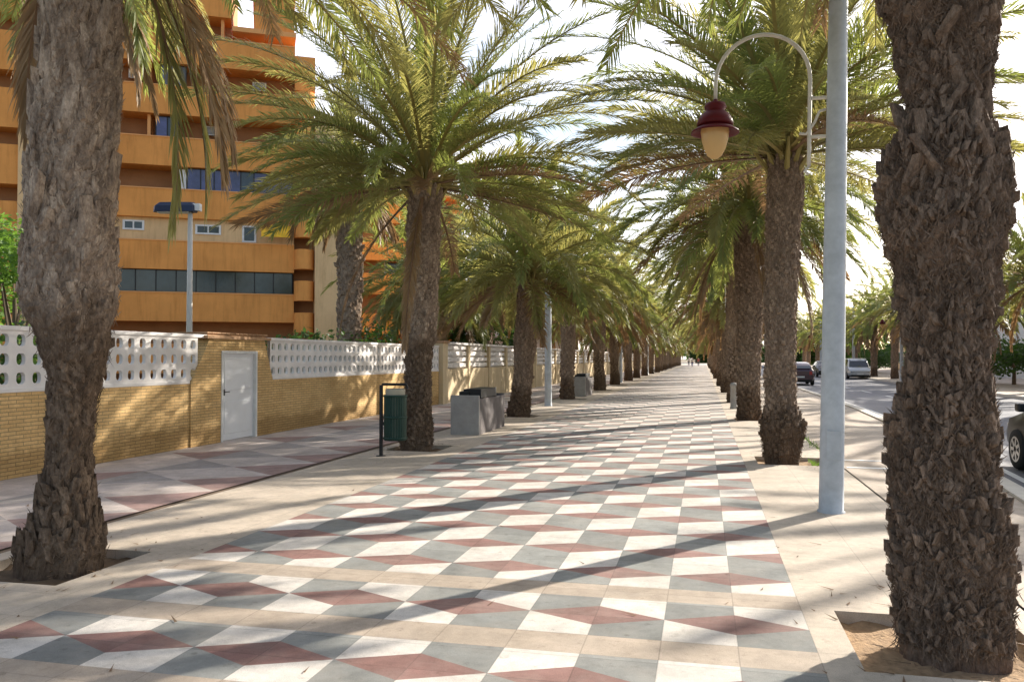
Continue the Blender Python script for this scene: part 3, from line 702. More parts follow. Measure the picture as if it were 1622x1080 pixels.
# local: x along facade (right), y into building (+) / towards camera (-)
ztops=[2.4,5.56,8.72,11.88,15.04,18.2,21.36,24.52,27.68,30.84,33.9]; PH=1.72
def top_s(z):  # right end of upper storeys steps back
    return 0.0 if z<22 else -3.9
b=MB()
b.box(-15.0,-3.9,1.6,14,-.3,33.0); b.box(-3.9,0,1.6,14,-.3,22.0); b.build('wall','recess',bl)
m=MB(); m.box(-2.5,-.05,.3,9,22.31,24.6); m.build('penthouse','orange',bl)
m=MB(); m.box(-2.6,.02,.2,9.1,24.6,24.8); m.build('roof','orange_pale',bl)
for z in ztops:
    e=top_s(z); m=MB()
    s0=-15.0
    m.box(s0,e,-.02,.16,z-PH,z,0); m.box(s0,e,.16,1.6,z-PH,z-PH+.16,0)
    m.box(s0,e,-.06,.22,z,z+.07,1)
    m.build('balcony_parapet',['orange','orange_pale'],bl)
    if z in (8.72,15.04,18.2,21.36,24.52):
        for sx in (-12.6,-8.6,-4.4):
            if sx<e:
                m=MB(); m.box(sx-.09,sx+.09,.35,1.59,z-PH+.17 if z<9 else z+.075,z+1.43); m.build('divider_wall','orange_pale',bl)
for sx,z in ((-9.9,18.9),(-5.6,15.7),(-11.2,22.1),(-2.6,18.8),(-6.9,22.1)):
    m=MB(); m.box(sx,sx+.85,1.25,1.58,z,z+.55,0); m.lathe([(.0,0),(.2,0)],12,(sx+.4,0)) if False else None
    for q in range(6): m.box(sx+.08,sx+.77,1.235,1.249,z+.07+q*.075,z+.10+q*.075,1)
    m.build('air_conditioner',['frame_white','metal_dark'],bl)
def ribbon(s0,s1,z0,z1,mat,pane,label=None):
    w=MB(); k=s0
    nn=max(1,round((s1-s0)/pane)); pw=(s1-s0)/nn
    fr=MB()
    for i in range(nn+1):
        x=s0+i*pw; fr.box(x-.03,x+.03,.28,.34,z0,z1)
    fr.box(s0,s1,.285,.335,z0,z0+.05); fr.box(s0,s1,.285,.335,z1-.05,z1)
    o=fr.build('window','metal_dark',bl)
    for i in range(nn):
        x=s0+i*pw; w.poly([(x+.03,.31+rnd.uniform(-.004,.004),z0),(x+pw-.03,.31+rnd.uniform(-.004,.004),z0),(x+pw-.03,.31+rnd.uniform(-.004,.004),z1),(x+.03,.31,z1)])
    w.m=[rnd.choice((0,0,1,2)) for _ in w.m]; w.build('pane',[mat,'glass_curtain','glass_shade'],o)
ribbon(-15,-.1,5.63,7.0,'glass_dark',1.15)
ribbon(-6.4,-.1,11.95,13.3,'glass_blue',.8)
ribbon(-7.9,-6.5,18.27,19.6,'glass_blue',.7)
ribbon(-8.2,-6.9,15.11,16.4,'glass_blue',.65)
b=MB(); b.box(-6.95,-6.45,.30,.36,11.95,13.2); b.build('shutter','frame_white',bl)
m=MB(); m.box(-15,0,.30,1.6,8.79,10.16,0); m.build('infill_wall','beige',bl)
for s0,s1,z0,z1 in ((-10.0,-8.8,9.35,9.95),(-5.9,-4.4,9.25,9.85),(-3.15,-2.3,8.85,9.9)):
    f=MB()
    f.box(s0,s1,.22,.30,z0,z0+.10); f.box(s0,s1,.22,.30,z1-.10,z1); f.box(s0,s0+.12,.225,.30,z0+.1,z1-.1); f.box(s1-.12,s1,.225,.30,z0+.1,z1-.1)
    if s1-s0>1: f.box((s0+s1)/2-.04,(s0+s1)/2+.04,.225,.30,z0+.1,z1-.1)
    o=f.build('window','frame_white',bl)
    p=MB(); p.poly([(s0+.1,.28,z0+.08),(s1-.1,.28,z0+.08),(s1-.1,.28,z1-.08),(s0+.1,.28,z1-.08)]); p.build('pane','glass_dark',o)
m=MB(); m.mesh([(-2.1,.1,10.0),(-.2,.1,10.0),(-.3,-.9,9.35),(-2.0,-.9,9.35),(-2.0,-.9,9.1),(-.3,-.9,9.1)],[(0,1,2,3),(3,2,5,4)]); m.build('awning','awning',bl)
# stair balconies at the corner: rounded drums with dark gaps
for k in range(9):
    z=1.2+k*2.0; m=MB()
    pts=[(0,0)]+[(.62-.62*math.cos(PI*i/12),-.75*math.sin(PI*i/12)) for i in range(13)]+[(1.24,0)]
    n=len(pts); pts2=pts
    m.mesh([(x,y,z) for x,y in pts2]+[(x,y,z+1.25) for x,y in pts2],[tuple(range(n))[::-1],tuple(range(n,2*n))]+[(i,(i+1)%n,n+(i+1)%n,n+i) for i in range(n)])
    m.build('stair_balcony','orange',bl)
m=MB(); m.box(0.0,1.25,.9,14,-.3,20.5); m.build('stair_back_wall','recess',bl)
m=MB(); m.box(1.25,3.0,-.8,14,-.3,17.0); m.box(-.001,.0,0,.1,0,.1); m.build('stair_tower','beige',bl)
m=MB(); m.box(0.0,1.25,-.2,14,18.6,20.8); m.build('tower_head','orange',bl)
# right wing, set back
ox=-26.66-A0[0]; oy=57.45-A0[1]; ca,sa=math.cos(ang),math.sin(ang)
wx=ox*ca+oy*sa; wy=-ox*sa+oy*ca
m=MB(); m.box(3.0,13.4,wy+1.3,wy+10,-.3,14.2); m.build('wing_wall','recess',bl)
for z in (2.2,5.0,7.2+.9,8.1+2.6,13.6):
    m=MB(); m.box(3.0,13.4,wy,wy+.18,z-1.6,z,0); m.box(3.0,13.4,wy+.18,wy+1.3,z-1.6,z-1.45,0); m.build('balcony_parapet','orange',bl)
m=MB(); m.box(2.9,13.6,wy-.1,wy+10.1,14.2,14.5); m.build('roof','orange_pale',bl)
for k in range(3):
    f=MB(); s0=4.2+k*3; f.box(s0,s0+1.4,wy+1.22,wy+1.29,8.2,9.5); o=f.build('window','frame_white',bl)
    p=MB(); p.poly([(s0+.08,wy+1.20,8.28),(s0+1.32,wy+1.20,8.28),(s0+1.32,wy+1.20,9.42),(s0+.08,wy+1.20,9.42)]); p.build('pane','glass_dark',o)
# roof slabs
m=MB(); m.box(-15.1,-3.8,-.1,14,33.95,34.3); m.build('roof','orange_pale',bl)
m=MB(); m.box(-3.8,.05,-.1,14,22.0,22.3); m.build('roof','orange_pale',bl)
# left wing, nearer
bw=empty('apartment_wing',(-36.5,38.3,0),'projecting orange apartment wing with dark balcony openings at the far left edge','building',rz=ang)
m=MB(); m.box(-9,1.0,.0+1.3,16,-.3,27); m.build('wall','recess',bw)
for z in (4.0,7.15,10.3,13.45,16.6,19.8,23.0,26.2):
    m=MB(); m.box(-9,-.6,0,.18,z-2.2,z); m.box(-9,-.6,.18,1.3,z-2.2,z-2.0); m.build('balcony_parapet','orange',bw)
m=MB(); m.box(-.6,.45,-.15,1.3,-.3,27); m.build('pilaster','beige',bw)
m=MB(); m.box(-9.1,1.1,-.1,16.1,27,27.3); m.build('roof','orange_pale',bw)

# white building beyond
wb=empty('white_building',(-16.0,80,0),'white building with grey window bays seen between the left palm trunks','building')
m=MB(); m.box(-7,4,0,14,-.3,11); m.build('wall','white_wall',wb)
m=MB(); m.box(-7.2,4.2,-.2,14.2,11,11.4); m.build('roof','concrete',wb)
for j in range(3):
    for i in range(5):
        f=MB(); x=-6.4+i*2.1; z=.9+j*3.3; f.box(x,x+1.3,-.06,-.003,z,z+1.7); o=f.build('window','frame_white',wb)
        p=MB(); p.poly([(x+.08,-.064,z+.08),(x+1.22,-.064,z+.08),(x+1.22,-.064,z+1.62),(x+.08,-.064,z+1.62)]); p.build('pane','glass_dark',o)
for j in range(3):
    f=MB(); f.box(-7,4,-1.0,-.003,.0+3.3*j+.35,.0+3.3*j+.5) if j else f.box(-7,4,-.5,-.003,.1,.3); f.build('balcony_slab','concrete',wb)
# buildings across the road
for k,(x,y,wd,dp,h,mt,l,nm) in enumerate(((24,60,10,22,8,'white_wall','pale low building behind the trees across the road','low_building'),(26,95,12,30,11,'beige','beige block far behind the trees across the road','apartment_block'),(25,30,12,20,6.5,'beige','sand-coloured building across the road behind the near right trunk','low_building'))):
    o=empty(nm,(x,y,0),l,'building'); m=MB(); m.box(0,wd,0,dp,-.3,h); m.build('wall',mt,o)
    m=MB(); m.box(-.2,wd+.2,-.2,dp+.2,h,h+.35); m.build('roof','coping',o)
    for j in range(int(h/3)):
        for i in range(int(dp/4)):
            f=MB(); y0=1+i*4; f.box(-.06,-.003,y0,y0+1.5,1+j*3,2.4+j*3); q=f.build('window','frame_white',o)
            p=MB(); p.poly([(-.064,y0+.08,1.08+j*3),(-.064,y0+1.42,1.08+j*3),(-.064,y0+1.42,2.32+j*3),(-.064,y0+.08,2.32+j*3)]); p.build('pane','glass_dark',q)

# ------------------------------------------------------------------ lamps
def lantern_arm(o,side=-1,lean=0.0):
    s=side
    b=MB(); x0=s*.27
    b.tube([(x0,0,3.62),(x0,0,3.75),(x0,0,4.55)]+[(x0+s*(.485-.485*math.cos(PI*i/16)),0,4.55+.50*math.sin(PI*i/16)) for i in range(1,17)]+[(x0+s*.97,0,4.36)],.021,10)
    b.tube([(0,0,4.34),(x0,0,4.34)],.02,8); b.tube([(0,0,3.93),(x0,0,3.93)],.02,8)
    b.tube([(s*.09,0,4.22),(s*.17,0,4.20),(s*.22,0,4.08),(s*.30,0,3.96),(s*.37,0,3.97)],.016,6)
    b.tube([(x0,0,3.62),(x0+s*.04,0,3.57),(x0+s*.0,0,3.53)],.016,6)
    b.build('arm','cream_steel',o,smooth=True)
    cx=x0+s*.97
    hd=MB(); hd.lathe([(.0,4.38),(.02,4.38),(.03,4.345),(.105,4.33),(.12,4.29),(.10,4.255),(.115,4.235),(.15,4.21),(.185,4.15),(.195,4.10),(.18,4.085),(.0,4.085)],24,(cx,0),0)
    h=hd.build('lantern_hood','maroon',o,smooth=True)
    br=MB(); br.lathe([(.16,4.085),(.25,4.03),(.258,4.008),(.235,4.014),(.15,4.06)],24,(cx,0)); br.build('brim','maroon',h,smooth=True)
    gl=MB(); gl.lathe([(.145,4.08),(.15,4.02),(.138,3.93),(.115,3.84),(.08,3.77),(.04,3.735),(.0,3.725)],24,(cx,0)); gl.build('globe','globe',h,smooth=True)
def lamp(x,y,side,label,group,leany=0.0,arm=True):
    o=empty('street_lamp',(x,y,0),label,'street lamp',group); o.rotation_euler=(0,R(leany),0)
    b=MB(); b.lathe([(.0,-.05),(.14,-.05),(.14,.012),(.124,.02),(.122,.3),(.110,3.0),(.094,5.4),(.088,6.3),(.10,6.32),(.10,6.37),(.05,6.42),(.0,6.44)],28); p=b.build('pole','lamp_grey',o,smooth=True)
    b=MB(); b.box(-.07,.07,-.127,-.117,.55,.85); b.build('access_panel','lamp_grey',o)
    if arm: lantern_arm(o,side)
    return o
GS='grey lamp posts along the promenade'
L0=lamp(1.29,9.12,-1,'tall grey lamp post close to the camera with a maroon lantern on a hoop arm',GS,leany=1.2)
def lcopy(x,y,rz,label):
    c=copy_tree(L0); c.location=(x,y,0); c.rotation_euler=(0,0,rz); c['label']=label; c['group']=GS
lcopy(-5.05,27.0,PI,'grey lamp pole in the left row between the third and fourth palms')
lcopy(-5.3,54.2,PI,'second grey lamp pole of the left row, farther down the promenade')
lcopy(-5.3,80.6,PI,'distant grey lamp pole in the left palm row')
lcopy(1.2,36,0,'grey lamp pole in the right row hidden among the palm trunks')
lcopy(1.2,62,0,'distant grey lamp pole in the right palm row')
for k,(x,y,l) in enumerate(((13.7,63,'pale lamp pole on the far pavement right of the parked van'),(13.7,82,'pale lamp pole on the far pavement left of the parked van'),(13.7,104,'distant pale lamp pole on the far pavement'))): lcopy(x,y,0,l)
# garden street light behind the wall
o=empty('street_lamp',(-13.42,19.46,0),'slim cream lamp post with flat dark blue head behind the wall','street lamp')
b=MB(); b.lathe([(.0,-.3),(.085,-.3),(.08,2),(.06,5.6),(.0,5.6)],14); b.build('pole','cream_steel',o,smooth=True)
M['lamp_navy']=plain('navy lamp head',(.02,.035,.08),.4,0,.1)
b=MB()
hv=[(-1.0,.0),(-.9,-.16),(-.1,-.2),(.12,-.16),(.2,0),(.12,.16),(-.1,.2),(-.9,.16)]
n=8; b.mesh([(x,y,5.52) for x,y in hv]+[(x*.98,y*.9,5.68) for x,y in hv]+[(x*.8-.05,y*.4,5.78) for x,y in hv],[tuple(range(n))[::-1],tuple(range(2*n,3*n))]+[(k,(k+1)%n,n+(k+1)%n,n+k) for k in range(n)]+[(n+k,n+(k+1)%n,2*n+(k+1)%n,2*n+k) for k in range(n)])
h=b.build('lamp_head','lamp_navy',o); h.rotation_euler=(0,0,R(13))
b=MB(); b.box(-.85,0,-.11,.11,5.49,5.517); b.build('lens','frame_white',o).rotation_euler=(0,0,R(13))
b=MB(); b.box(.1,.28,-.09,.09,5.55,5.74); b.build('bracket','frame_white',o).rotation_euler=(0,0,R(13))
o=empty('garden_lamp',(-13.1,32.9,0),'small yellow lamp on thin post behind the lattice wall','lamp')
b=MB(); b.tube([(0,0,-.3),(0,0,3.2)],.03,8); b.tube([(-.35,0,3.0),(-.2,0,2.92),(.2,0,2.92),(.35,0,3.0)],.025,6); b.build('post','awning',o)
b=MB()
for x in (-.35,.35): b.lathe([(.0,2.98),(.09,3.02),(.11,3.12),(.06,3.22),(.0,3.24)],12,(x,0))
b.build('globe','globe',o,smooth=True)

# ------------------------------------------------------------------ litter bin
o=empty('litter_bin',(-5.14,12.62,0),'dark green slatted litter bin on a black post beside the palm','litter bin',rz=R(8))
b=MB(); b.tube([(0,0,-.02),(0,0,1.16)],.03,10); b.lathe([(.0,.012),(.08,.012),(.085,-.01),(.0,-.01)],14); b.build('post','metal_dark',o)
b=MB(); b.tube([(-.0,-.0,1.12),(.02,0,1.17),(.42,0,1.17),(.44,0,1.10)],.022,8); b.box(.0,.05,-.02,.02,.5,.56); b.build('top_bar','metal_dark',o)
b=MB()
rx,ry,cx=.185,.17,.235
K=32
for k in range(K):
    a0=2*PI*(k+.08)/K; a1=2*PI*(k+.92)/K
    q=[]
    for a,rr_ in ((a0,1),(a1,1),(a1,.93),(a0,.93)): q.append((cx+rx*rr_*math.cos(a),ry*rr_*math.sin(a)))
    b.mesh([(x,y,.27) for x,y in q]+[(x,y,.98) for x,y in q],[(0,1,2,3),(7,6,5,4),(0,4,5,1),(1,5,6,2),(2,6,7,3),(3,7,4,0)])
b.build('slat_basket','bin_green',o)
b=MB()
for z in (.28,.62,.965): b.lathe([(.191,z),(.197,z+.005),(.197,z+.03),(.191,z+.035)],28,(cx,0))
b.lathe([(.0,.262),(.18,.262),(.18,.27)],24,(cx,0)); b.build('hoop','bin_green',o,smooth=True)
b=MB(); b.lathe([(.160,.28),(.160,1.08),(.165,1.085),(.15,1.10),(.15,.29)],28,(cx,0)); b.build('liner','bin_inner',o,smooth=True)

# ------------------------------------------------------------------ concrete planters, bollard
def planter(x,y,label):
    o=empty('planter_box',(x,y,0),label,'planter','concrete planter boxes between the left palms')
    b=MB(); w_,l_,h_=.31,1.15,.82; t=.07
    b.box(-w_,w_,-l_,-l_+t,-.01,h_)
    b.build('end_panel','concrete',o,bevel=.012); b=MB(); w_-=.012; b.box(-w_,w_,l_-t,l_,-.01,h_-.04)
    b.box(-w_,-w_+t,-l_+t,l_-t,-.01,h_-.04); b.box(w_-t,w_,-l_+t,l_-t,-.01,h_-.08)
    b.build('box','concrete_shaded',o,bevel=.012)
    s=MB(); n=8
    vs=[(-w_+t+(2*w_-2*t)*i/n,-l_+t+(2*l_-2*t)*j/n,h_-.14+rnd.uniform(0,.05)) for j in range(n+1) for i in range(n+1)]
    s.mesh(vs,[(j*(n+1)+i,j*(n+1)+i+1,(j+1)*(n+1)+i+1,(j+1)*(n+1)+i) for j in range(n) for i in range(n)]); s.build('soil','dirt',o)
    d_=MB(); d_.box(-.12,.27,-.85,.5,h_-.07,h_+.12); d_.box(-.2,.0,-.9,-.4,h_-.05,h_+.07); d_.build('cover_board','metal_dark',o,bevel=.01)
    return o
P0=planter(-4.86,17.65,'grey concrete planter box with dark board on top, between the second and third left palms')
P1=copy_tree(P0); P1.location=(-5.1,35.2,0); P1['label']='farther grey concrete planter box just past the fourth left palm'
o=empty('bollard',(.93,26.9,0),'grey stone bollard just behind the third right palm','bollard')
b=MB(); b.lathe([(.0,-.02),(.12,-.02),(.12,.05),(.105,.07),(.10,.68),(.115,.70),(.115,.76),(.08,.81),(.0,.83)],18); b.build('shaft','concrete',o,smooth=True)

b=MB()
for i in range(420):
    x=1.62+abs(rnd.gauss(0,.12)) if i%2 else 1.95+rnd.gauss(0,.03); y=13.3+rnd.gauss(0,.25) if i%2 else 15.5+rnd.uniform(-2.4,5)
    a_=rnd.uniform(0,6.28); h_=rnd.uniform(.03,.09); c_=(x,y,-.06 if i%2 and x<1.8 else -.0)
    b.poly([(x-.006*math.cos(a_),y-.006*math.sin(a_),c_[2]),(x+.006*math.cos(a_),y+.006*math.sin(a_),c_[2]),(x+rnd.gauss(0,.03),y+rnd.gauss(0,.03),c_[2]+h_)])
tag(b.build('weeds','bush_light'),'sparse yellow-green weeds along the kerb joint beside the swollen-footed palm','weeds',kind='stuff')
b=MB(); lr=random.Random(44)
for i in range(700):
    q=lr.random()
    if q<.45: x=-4.9+lr.gauss(0,.55); y=lr.choice(left_y[:4])+lr.gauss(0,.75)
    elif q<.8: x=1.3+lr.gauss(0,.40); y=lr.choice(right_y[:3])+lr.gauss(0,.7)
    else: x=lr.uniform(-8.7,1.9); y=2+22*lr.random()**1.3
    if -9<x<1.95:
        a_=lr.uniform(0,PI); l=lr.uniform(.012,.05) if lr.random()<.85 else lr.uniform(.05,.09); w_=lr.uniform(.004,.011)
        c_,s_=math.cos(a_),math.sin(a_); z=.004
        b.poly([(x-c_*l-s_*w_,y-s_*l+c_*w_,z),(x-c_*l+s_*w_,y-s_*l-c_*w_,z+.002),(x+c_*l,y+s_*l,z+lr.uniform(.002,.012))],lr.choice((0,0,1)))
tag(b.build('leaf_litter',['rachisd','dirt']),'scattered dry palm scraps lying on the paving around the tree pits','leaf litter',kind='stuff')
# ------------------------------------------------------------------ cars
def car(x,y,rz,paint,label,style='hatch'):
    o=empty('parked_car',(x,y,-.13),label,'car',None,rz)
    if style=='van': st=[(-2.15,.95,.98,.72,.70),(-2.1,1.0,1.60,.86,.66),(-1.3,1.0,1.72,.89,.70),(.6,1.0,1.70,.89,.70),(.95,.98,1.62,.89,.68),(1.55,.92,.98,.88,.74),(2.0,.80,.86,.84,.70),(2.2,.62,.66,.76,.6)]; L=(-2.15,2.2)
    else: st=[(-2.1,.88,.92,.74,.66),(-2.0,.92,1.05,.84,.70),(-1.55,.92,1.40,.87,.60),(-.8,.92,1.47,.88,.61),(.1,.90,1.46,.88,.61),(.45,.90,1.38,.88,.60),(1.15,.88,.95,.87,.74),(1.8,.76,.82,.84,.70),(2.1,.60,.64,.76,.6)]; L=(-2.1,2.1)
    b=MB(); rings=[]
    for (xx,belt,top,wd,wt) in st:
        zb=.24 if abs(xx)<1.9 else .32
        half=[(wd*.93,zb),(wd,zb+.16),(wd*1.0,(zb+belt)/2+.06),(wd*.97,belt),(wt+.02,top-.05 if top-belt>.1 else top-.015),(wt*.8,top)]
        rings.append([(xx,-a,z) for a,z in half]+[(xx,a,z) for a,z in reversed(half)])
    n=len(rings[0]); vs=[p for r_ in rings for p in r_]; fs=[]
    for i in range(len(rings)-1):
        for k in range(n): k2=(k+1)%n; fs.append((i*n+k,(i+1)*n+k,(i+1)*n+k2,i*n+k2))
    fs.append(tuple(range(n))); fs.append(tuple((len(rings)-1)*n+k for k in range(n))[::-1])
    b.mesh(vs,fs); bd=b.build('body',paint,o); smooth_angle(bd,38)
    # windows a few millimetres proud of the body
    S={q[0]:q for q in st}; xs=[q[0] for q in st]
    def pt(i,side,u,off=.012):
        q=st[i]; a=(q[3]*.97,q[1]); c=(q[4]+.02,q[2]-.05)
        yy=a[0]+(c[0]-a[0])*u+off; zz=a[1]+(c[1]-a[1])*u
        return (q[0],side*yy,zz)
    cab=[i for i,q in enumerate(st) if q[2]-q[1]>.3]
    for s in (-1,1):
        for i,j in zip(cab,cab[1:]):
            a,b_,c,d_=pt(i,s,.1),pt(j,s,.1),pt(j,s,.95),pt(i,s,.95)
            e=.05; lerp=lambda p,q,t: tuple(p[k]+(q[k]-p[k])*t for k in range(3))
            w_=MB(); w_.poly([lerp(a,b_,e),lerp(b_,a,e),lerp(c,d_,e),lerp(d_,c,e)]); w_.build('side_window','car_glass',o)
    i=cab[-1]; q,q2=st[i],st[i+1]
    w_=MB(); w_.poly([(q[0]+.02,-q[4]*.92,q[2]-.03),(q[0]+.02,q[4]*.92,q[2]-.03),(q2[0]+.02,q2[4]*1.02,q2[2]+.03),(q2[0]+.02,-q2[4]*1.02,q2[2]+.03)]); w_.build('windscreen','car_glass',o)
    i=cab[0]; q,q2=st[i],st[i-1]
    w_=MB(); w_.poly([(q[0]-.03,-q[4]*.9,q[2]-.06),(q[0]-.03,q[4]*.9,q[2]-.06),(q2[0]-.03,q2[4]*.95,q2[2]+.03),(q2[0]-.03,-q2[4]*.95,q2[2]+.03)]); w_.build('rear_window','car_glass',o)
    for sx in (-1.28,1.30):
        for s in (-1,1):
            w_=MB(); yy=s*.80
            prof=[(.0,-.1),(.20,-.1),(.30,-.095),(.315,-.06),(.315,.06),(.30,.095),(.20,.1),(.0,.1)]
            K=24; vs=[];fs=[]
            for r_,t in prof:
                for k in range(K): vs.append((sx+r_*math.cos(2*PI*k/K),yy+t,.315+r_*math.sin(2*PI*k/K)))
            for i in range(len(prof)-1):
                for k in range(K): k2=(k+1)%K; fs.append((i*K+k,i*K+k2,(i+1)*K+k2,(i+1)*K+k))
            w_.mesh(vs,fs); wh=w_.build('wheel','tyre',o,smooth=True)
            r_=MB()
            for k in range(7):
                a=2*PI*k/7; c,s2=math.cos(a),math.sin(a); y1=yy+s*.104
                r_.poly([(sx-s2*.03,y1,.315+c*.03),(sx+s2*.03,y1,.315-c*.03),(sx+c*.19+s2*.025,y1,.315+s2*.19-c*.025),(sx+c*.19-s2*.025,y1,.315+s2*.19+c*.025)])
            for k in range(K):
                a=2*PI*k/K;a2=2*PI*(k+1)/K; y1=yy+s*.103
                r_.poly([(sx+.17*math.cos(a),y1,.315+.17*math.sin(a)),(sx+.17*math.cos(a2),y1,.315+.17*math.sin(a2)),(sx+.2*math.cos(a2),y1,.315+.2*math.sin(a2)),(sx+.2*math.cos(a),y1,.315+.2*math.sin(a))])
            r_.build('rim','rim',wh)
    for s in (-1,1):
        h=MB(); h.box(L[1]-.14,L[1]-.0,s*.64-.11,s*.64+.11,.56,.68); h.build('headlight','lamp_clear',o,bevel=.02)
        h=MB(); h.box(L[0]-.012,L[0]+.1,s*.62-.09,s*.62+.09,.66,.9); h.build('tail_light','lamp_red',o,bevel=.02)
        h=MB(); h.box(.62,.78,s*.98-.1,s*.98+.1,.93,1.06); h.build('wing_mirror',paint,o,bevel=.03)
    h=MB(); h.box(L[0]-.02,L[0]+.02,-.25,.25,.48,.58); h.box(L[1]-.02,L[1]+.025,-.25,.25,.38,.48); h.build('number_plate','plate',o)
    h=MB(); h.box(L[0]-.03,L[1]+.03,-.70,.70,.2,.36); h.build('bumper','tyre',o,bevel=.03)
    return o
car(5.62,12.95,PI/2,'car_black','black car cut off by the right edge of the photo')
car(12.45,73.8,-PI/2,'car_silver','silver van parked across the road under the palms','van')
car(10.9,80.5,-PI/2,'car_black','dark car parked behind the silver van across the road')
car(6.0,57,PI/2,'car_wine','dark wine coloured car seen between the palm trunk and the lamp post')
car(5.55,67,PI/2,'car_blue','blue van seen between the second and third right palm trunks','van')

# ------------------------------------------------------------------ distant walkers
def person(x,y,rz,shirt,trous,label,st=.22):
    o=empty('person',(x,y,0),label,'person','people walking at the far end of the promenade',rz)
    J={'hip':(0,0,.93),'ch':(0,0,1.28),'nk':(0,0,1.45),'hd0':(.01,0,1.54),'hd':(.02,0,1.64),'hd2':(.01,0,1.72)}
    def sk(name,verts,edges,rads,mat):
        me=bpy.data.meshes.new(name); me.from_pydata(verts,edges,[]); me.materials.append(M[mat])
        q=bpy.data.objects.new(name,me); C.objects.link(q); q.parent=o
        m=q.modifiers.new('skin','SKIN'); m.use_smooth_shade=True
        for v,r_ in zip(me.skin_vertices[0].data,rads): v.radius=r_ if isinstance(r_,tuple) else (r_,r_)
        me.skin_vertices[0].data[0].use_root=True
        q.modifiers.new('sub','SUBSURF').levels=1; return q
    v=[(0,0,.95),(0,0,1.15),(0,0,1.38),(.0,0,1.48),(.02,0,1.58),(.02,0,1.70)]
    r_=[(.14,.1),(.12,.09),(.15,.09),.05,.075,.08]; e=[(0,1),(1,2),(2,3),(3,4),(4,5)]
    for s in (-1,1):
        b0=len(v); v+=[(s*st*.0,s*.09,.88),(s*st*.45,s*.09,.48),(s*st-.04,s*.09,.08),(s*st+.1,s*.1,.035)]; r_+=[.085,.055,.04,.035]; e+=[(0,b0),(b0,b0+1),(b0+1,b0+2),(b0+2,b0+3)]
        b0=len(v); v+=[(0,s*.18,1.38),(-s*.05,s*.22,1.12),(-s*.12,s*.22,.88),(-s*.14,s*.22,.80)]; r_+=[.05,.038,.03,.032]; e+=[(2,b0),(b0,b0+1),(b0+1,b0+2),(b0+2,b0+3)]
    sk('body',v,e,r_,'skin')
    sk('shirt',[(0,0,.95),(0,0,1.15),(0,0,1.39),(0,.19,1.38),(-.04,.22,1.2),(0,-.19,1.38),(.04,-.22,1.2)],[(0,1),(1,2),(2,3),(3,4),(2,5),(5,6)],[(.155,.115),(.135,.105),(.165,.105),.065,.052,.065,.052],shirt)
    sk('trousers',[(0,0,.95),(0,.09,.86),(st*.45,.09,.48),(st-.03,.09,.14),(0,-.09,.86),(-st*.45,-.09,.48),(-st-.03,-.09,.14)],[(0,1),(1,2),(2,3),(0,4),(4,5),(5,6)],[(.15,.11),.1,.068,.055,.1,.068,.055],trous)
    h=MB(); h.lathe([(.0,1.80),(.06,1.785),(.09,1.73),(.093,1.68),(.08,1.63)],12,(0,0)); h.build('hair','hair',o,smooth=True)
    return o
person(-1.9,148,PI/2,'cloth_white','cloth_blue','person in white shirt walking far down the middle of the promenade')
person(-.9,160,-PI/2,'cloth_red','cloth_black','person in red shirt far down the promenade')
person(-2.9,172,PI/2,'cloth_white','cloth_black','person in pale top and dark trousers farthest down the promenade')

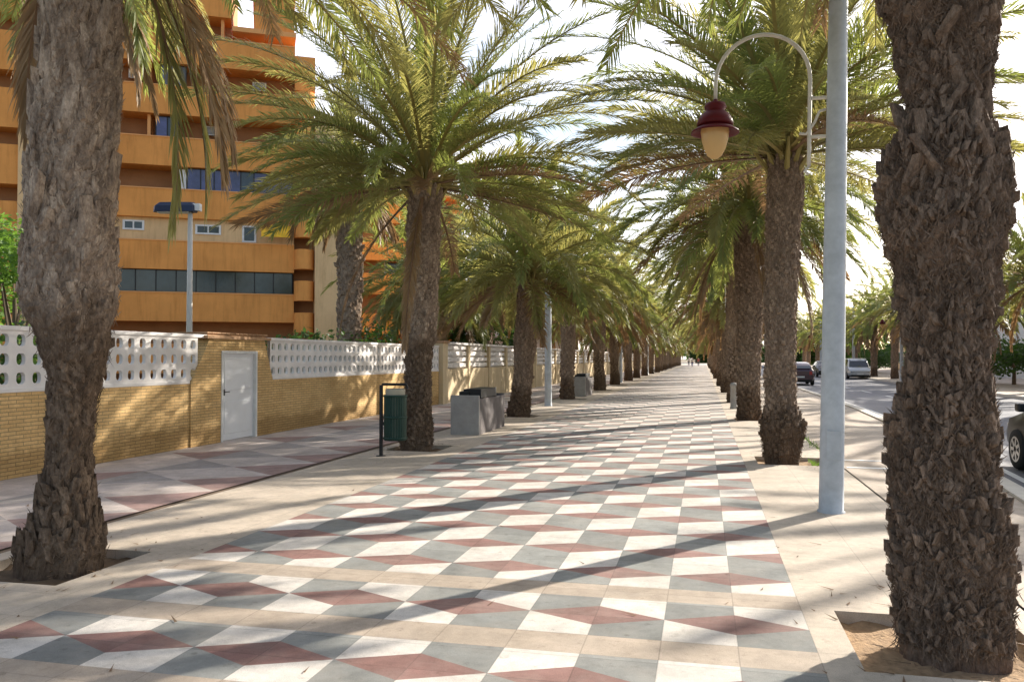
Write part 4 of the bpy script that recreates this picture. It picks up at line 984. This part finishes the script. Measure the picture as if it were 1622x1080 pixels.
# ------------------------------------------------------------------ camera, light, world
cam=bpy.data.cameras.new('camera'); co=bpy.data.objects.new('camera',cam); C.objects.link(co)
f=1300.;vx,vy=1114.,567.
p=math.atan((vy-540)/f); a=math.atan((vx-811)/f*math.cos(p))
co.location=(0,0,1.6); co.rotation_euler=(PI/2+p,0,a)
cam.sensor_width=36; cam.lens=36*f/1622; cam.clip_end=3000; cam.clip_start=.05
sc.camera=co
SUN_EL=R(22.5); sd=Vector((.6*math.cos(SUN_EL),.8*math.cos(SUN_EL),math.sin(SUN_EL)))
su=bpy.data.lights.new('sun','SUN'); su.energy=5.0; su.angle=R(.53); su.color=(1,.925,.82)
so=bpy.data.objects.new('sun',su); C.objects.link(so); so.rotation_euler=sd.to_track_quat('Z','Y').to_euler()
w=bpy.data.worlds.new('World'); sc.world=w; w.use_nodes=True; nt=w.node_tree; nt.nodes.clear()
out=N(nt,'ShaderNodeOutputWorld'); bg=N(nt,'ShaderNodeBackground'); sky=N(nt,'ShaderNodeTexSky'); sky.sky_type='NISHITA'
sky.sun_disc=False; sky.sun_elevation=SUN_EL; sky.sun_rotation=math.atan2(.6,.8); sky.dust_density=2.0; sky.air_density=1.0
bg.inputs[1].default_value=.125
tc=N(nt,'ShaderNodeTexCoord')
nz=noise(nt,tc.outputs['Generated'],3.2,6,.6)
cl=ramp(nt,nz,[(.38,(0,0,0)),(.58,(1,1,1))])
mx=mixc(nt,sky.outputs[0],(9.5,9.2,9.8),0.0); 
m2=N(nt,'ShaderNodeMath',operation='MULTIPLY'); nt.links.new(cl,m2.inputs[0])
sp=N(nt,'ShaderNodeSeparateXYZ'); nt.links.new(tc.outputs['Generated'],sp.inputs[0])
hz=N(nt,'ShaderNodeMapRange'); hz.inputs['From Min'].default_value=.18; hz.inputs['From Max'].default_value=.62; hz.inputs['To Min'].default_value=.85; hz.inputs['To Max'].default_value=.08
hz.inputs['To Max'].default_value=.45
nt.links.new(sp.outputs[2],hz.inputs['Value'])
fy=N(nt,'ShaderNodeMapRange'); fy.inputs['From Min'].default_value=-.3; fy.inputs['From Max'].default_value=.5; fy.inputs['To Min'].default_value=.12; fy.inputs['To Max'].default_value=1
nt.links.new(sp.outputs[1],fy.inputs['Value'])
mm=N(nt,'ShaderNodeMath',operation='MULTIPLY'); nt.links.new(hz.outputs[0],mm.inputs[0]); nt.links.new(fy.outputs[0],mm.inputs[1]); nt.links.new(mm.outputs[0],m2.inputs[1])
mx=mixc(nt,sky.outputs[0],(10.5,10.0,10.8),m2.outputs[0])
nt.links.new(mx,bg.inputs[0]); nt.links.new(bg.outputs[0],out.inputs[0])
vs=sc.view_settings; vs.view_transform='Standard'; vs.look='None'; vs.exposure=1.02; vs.gamma=1; vs.use_curve_mapping=False
sc.render.engine='CYCLES'; sc.cycles.max_bounces=8; sc.cycles.transparent_max_bounces=8
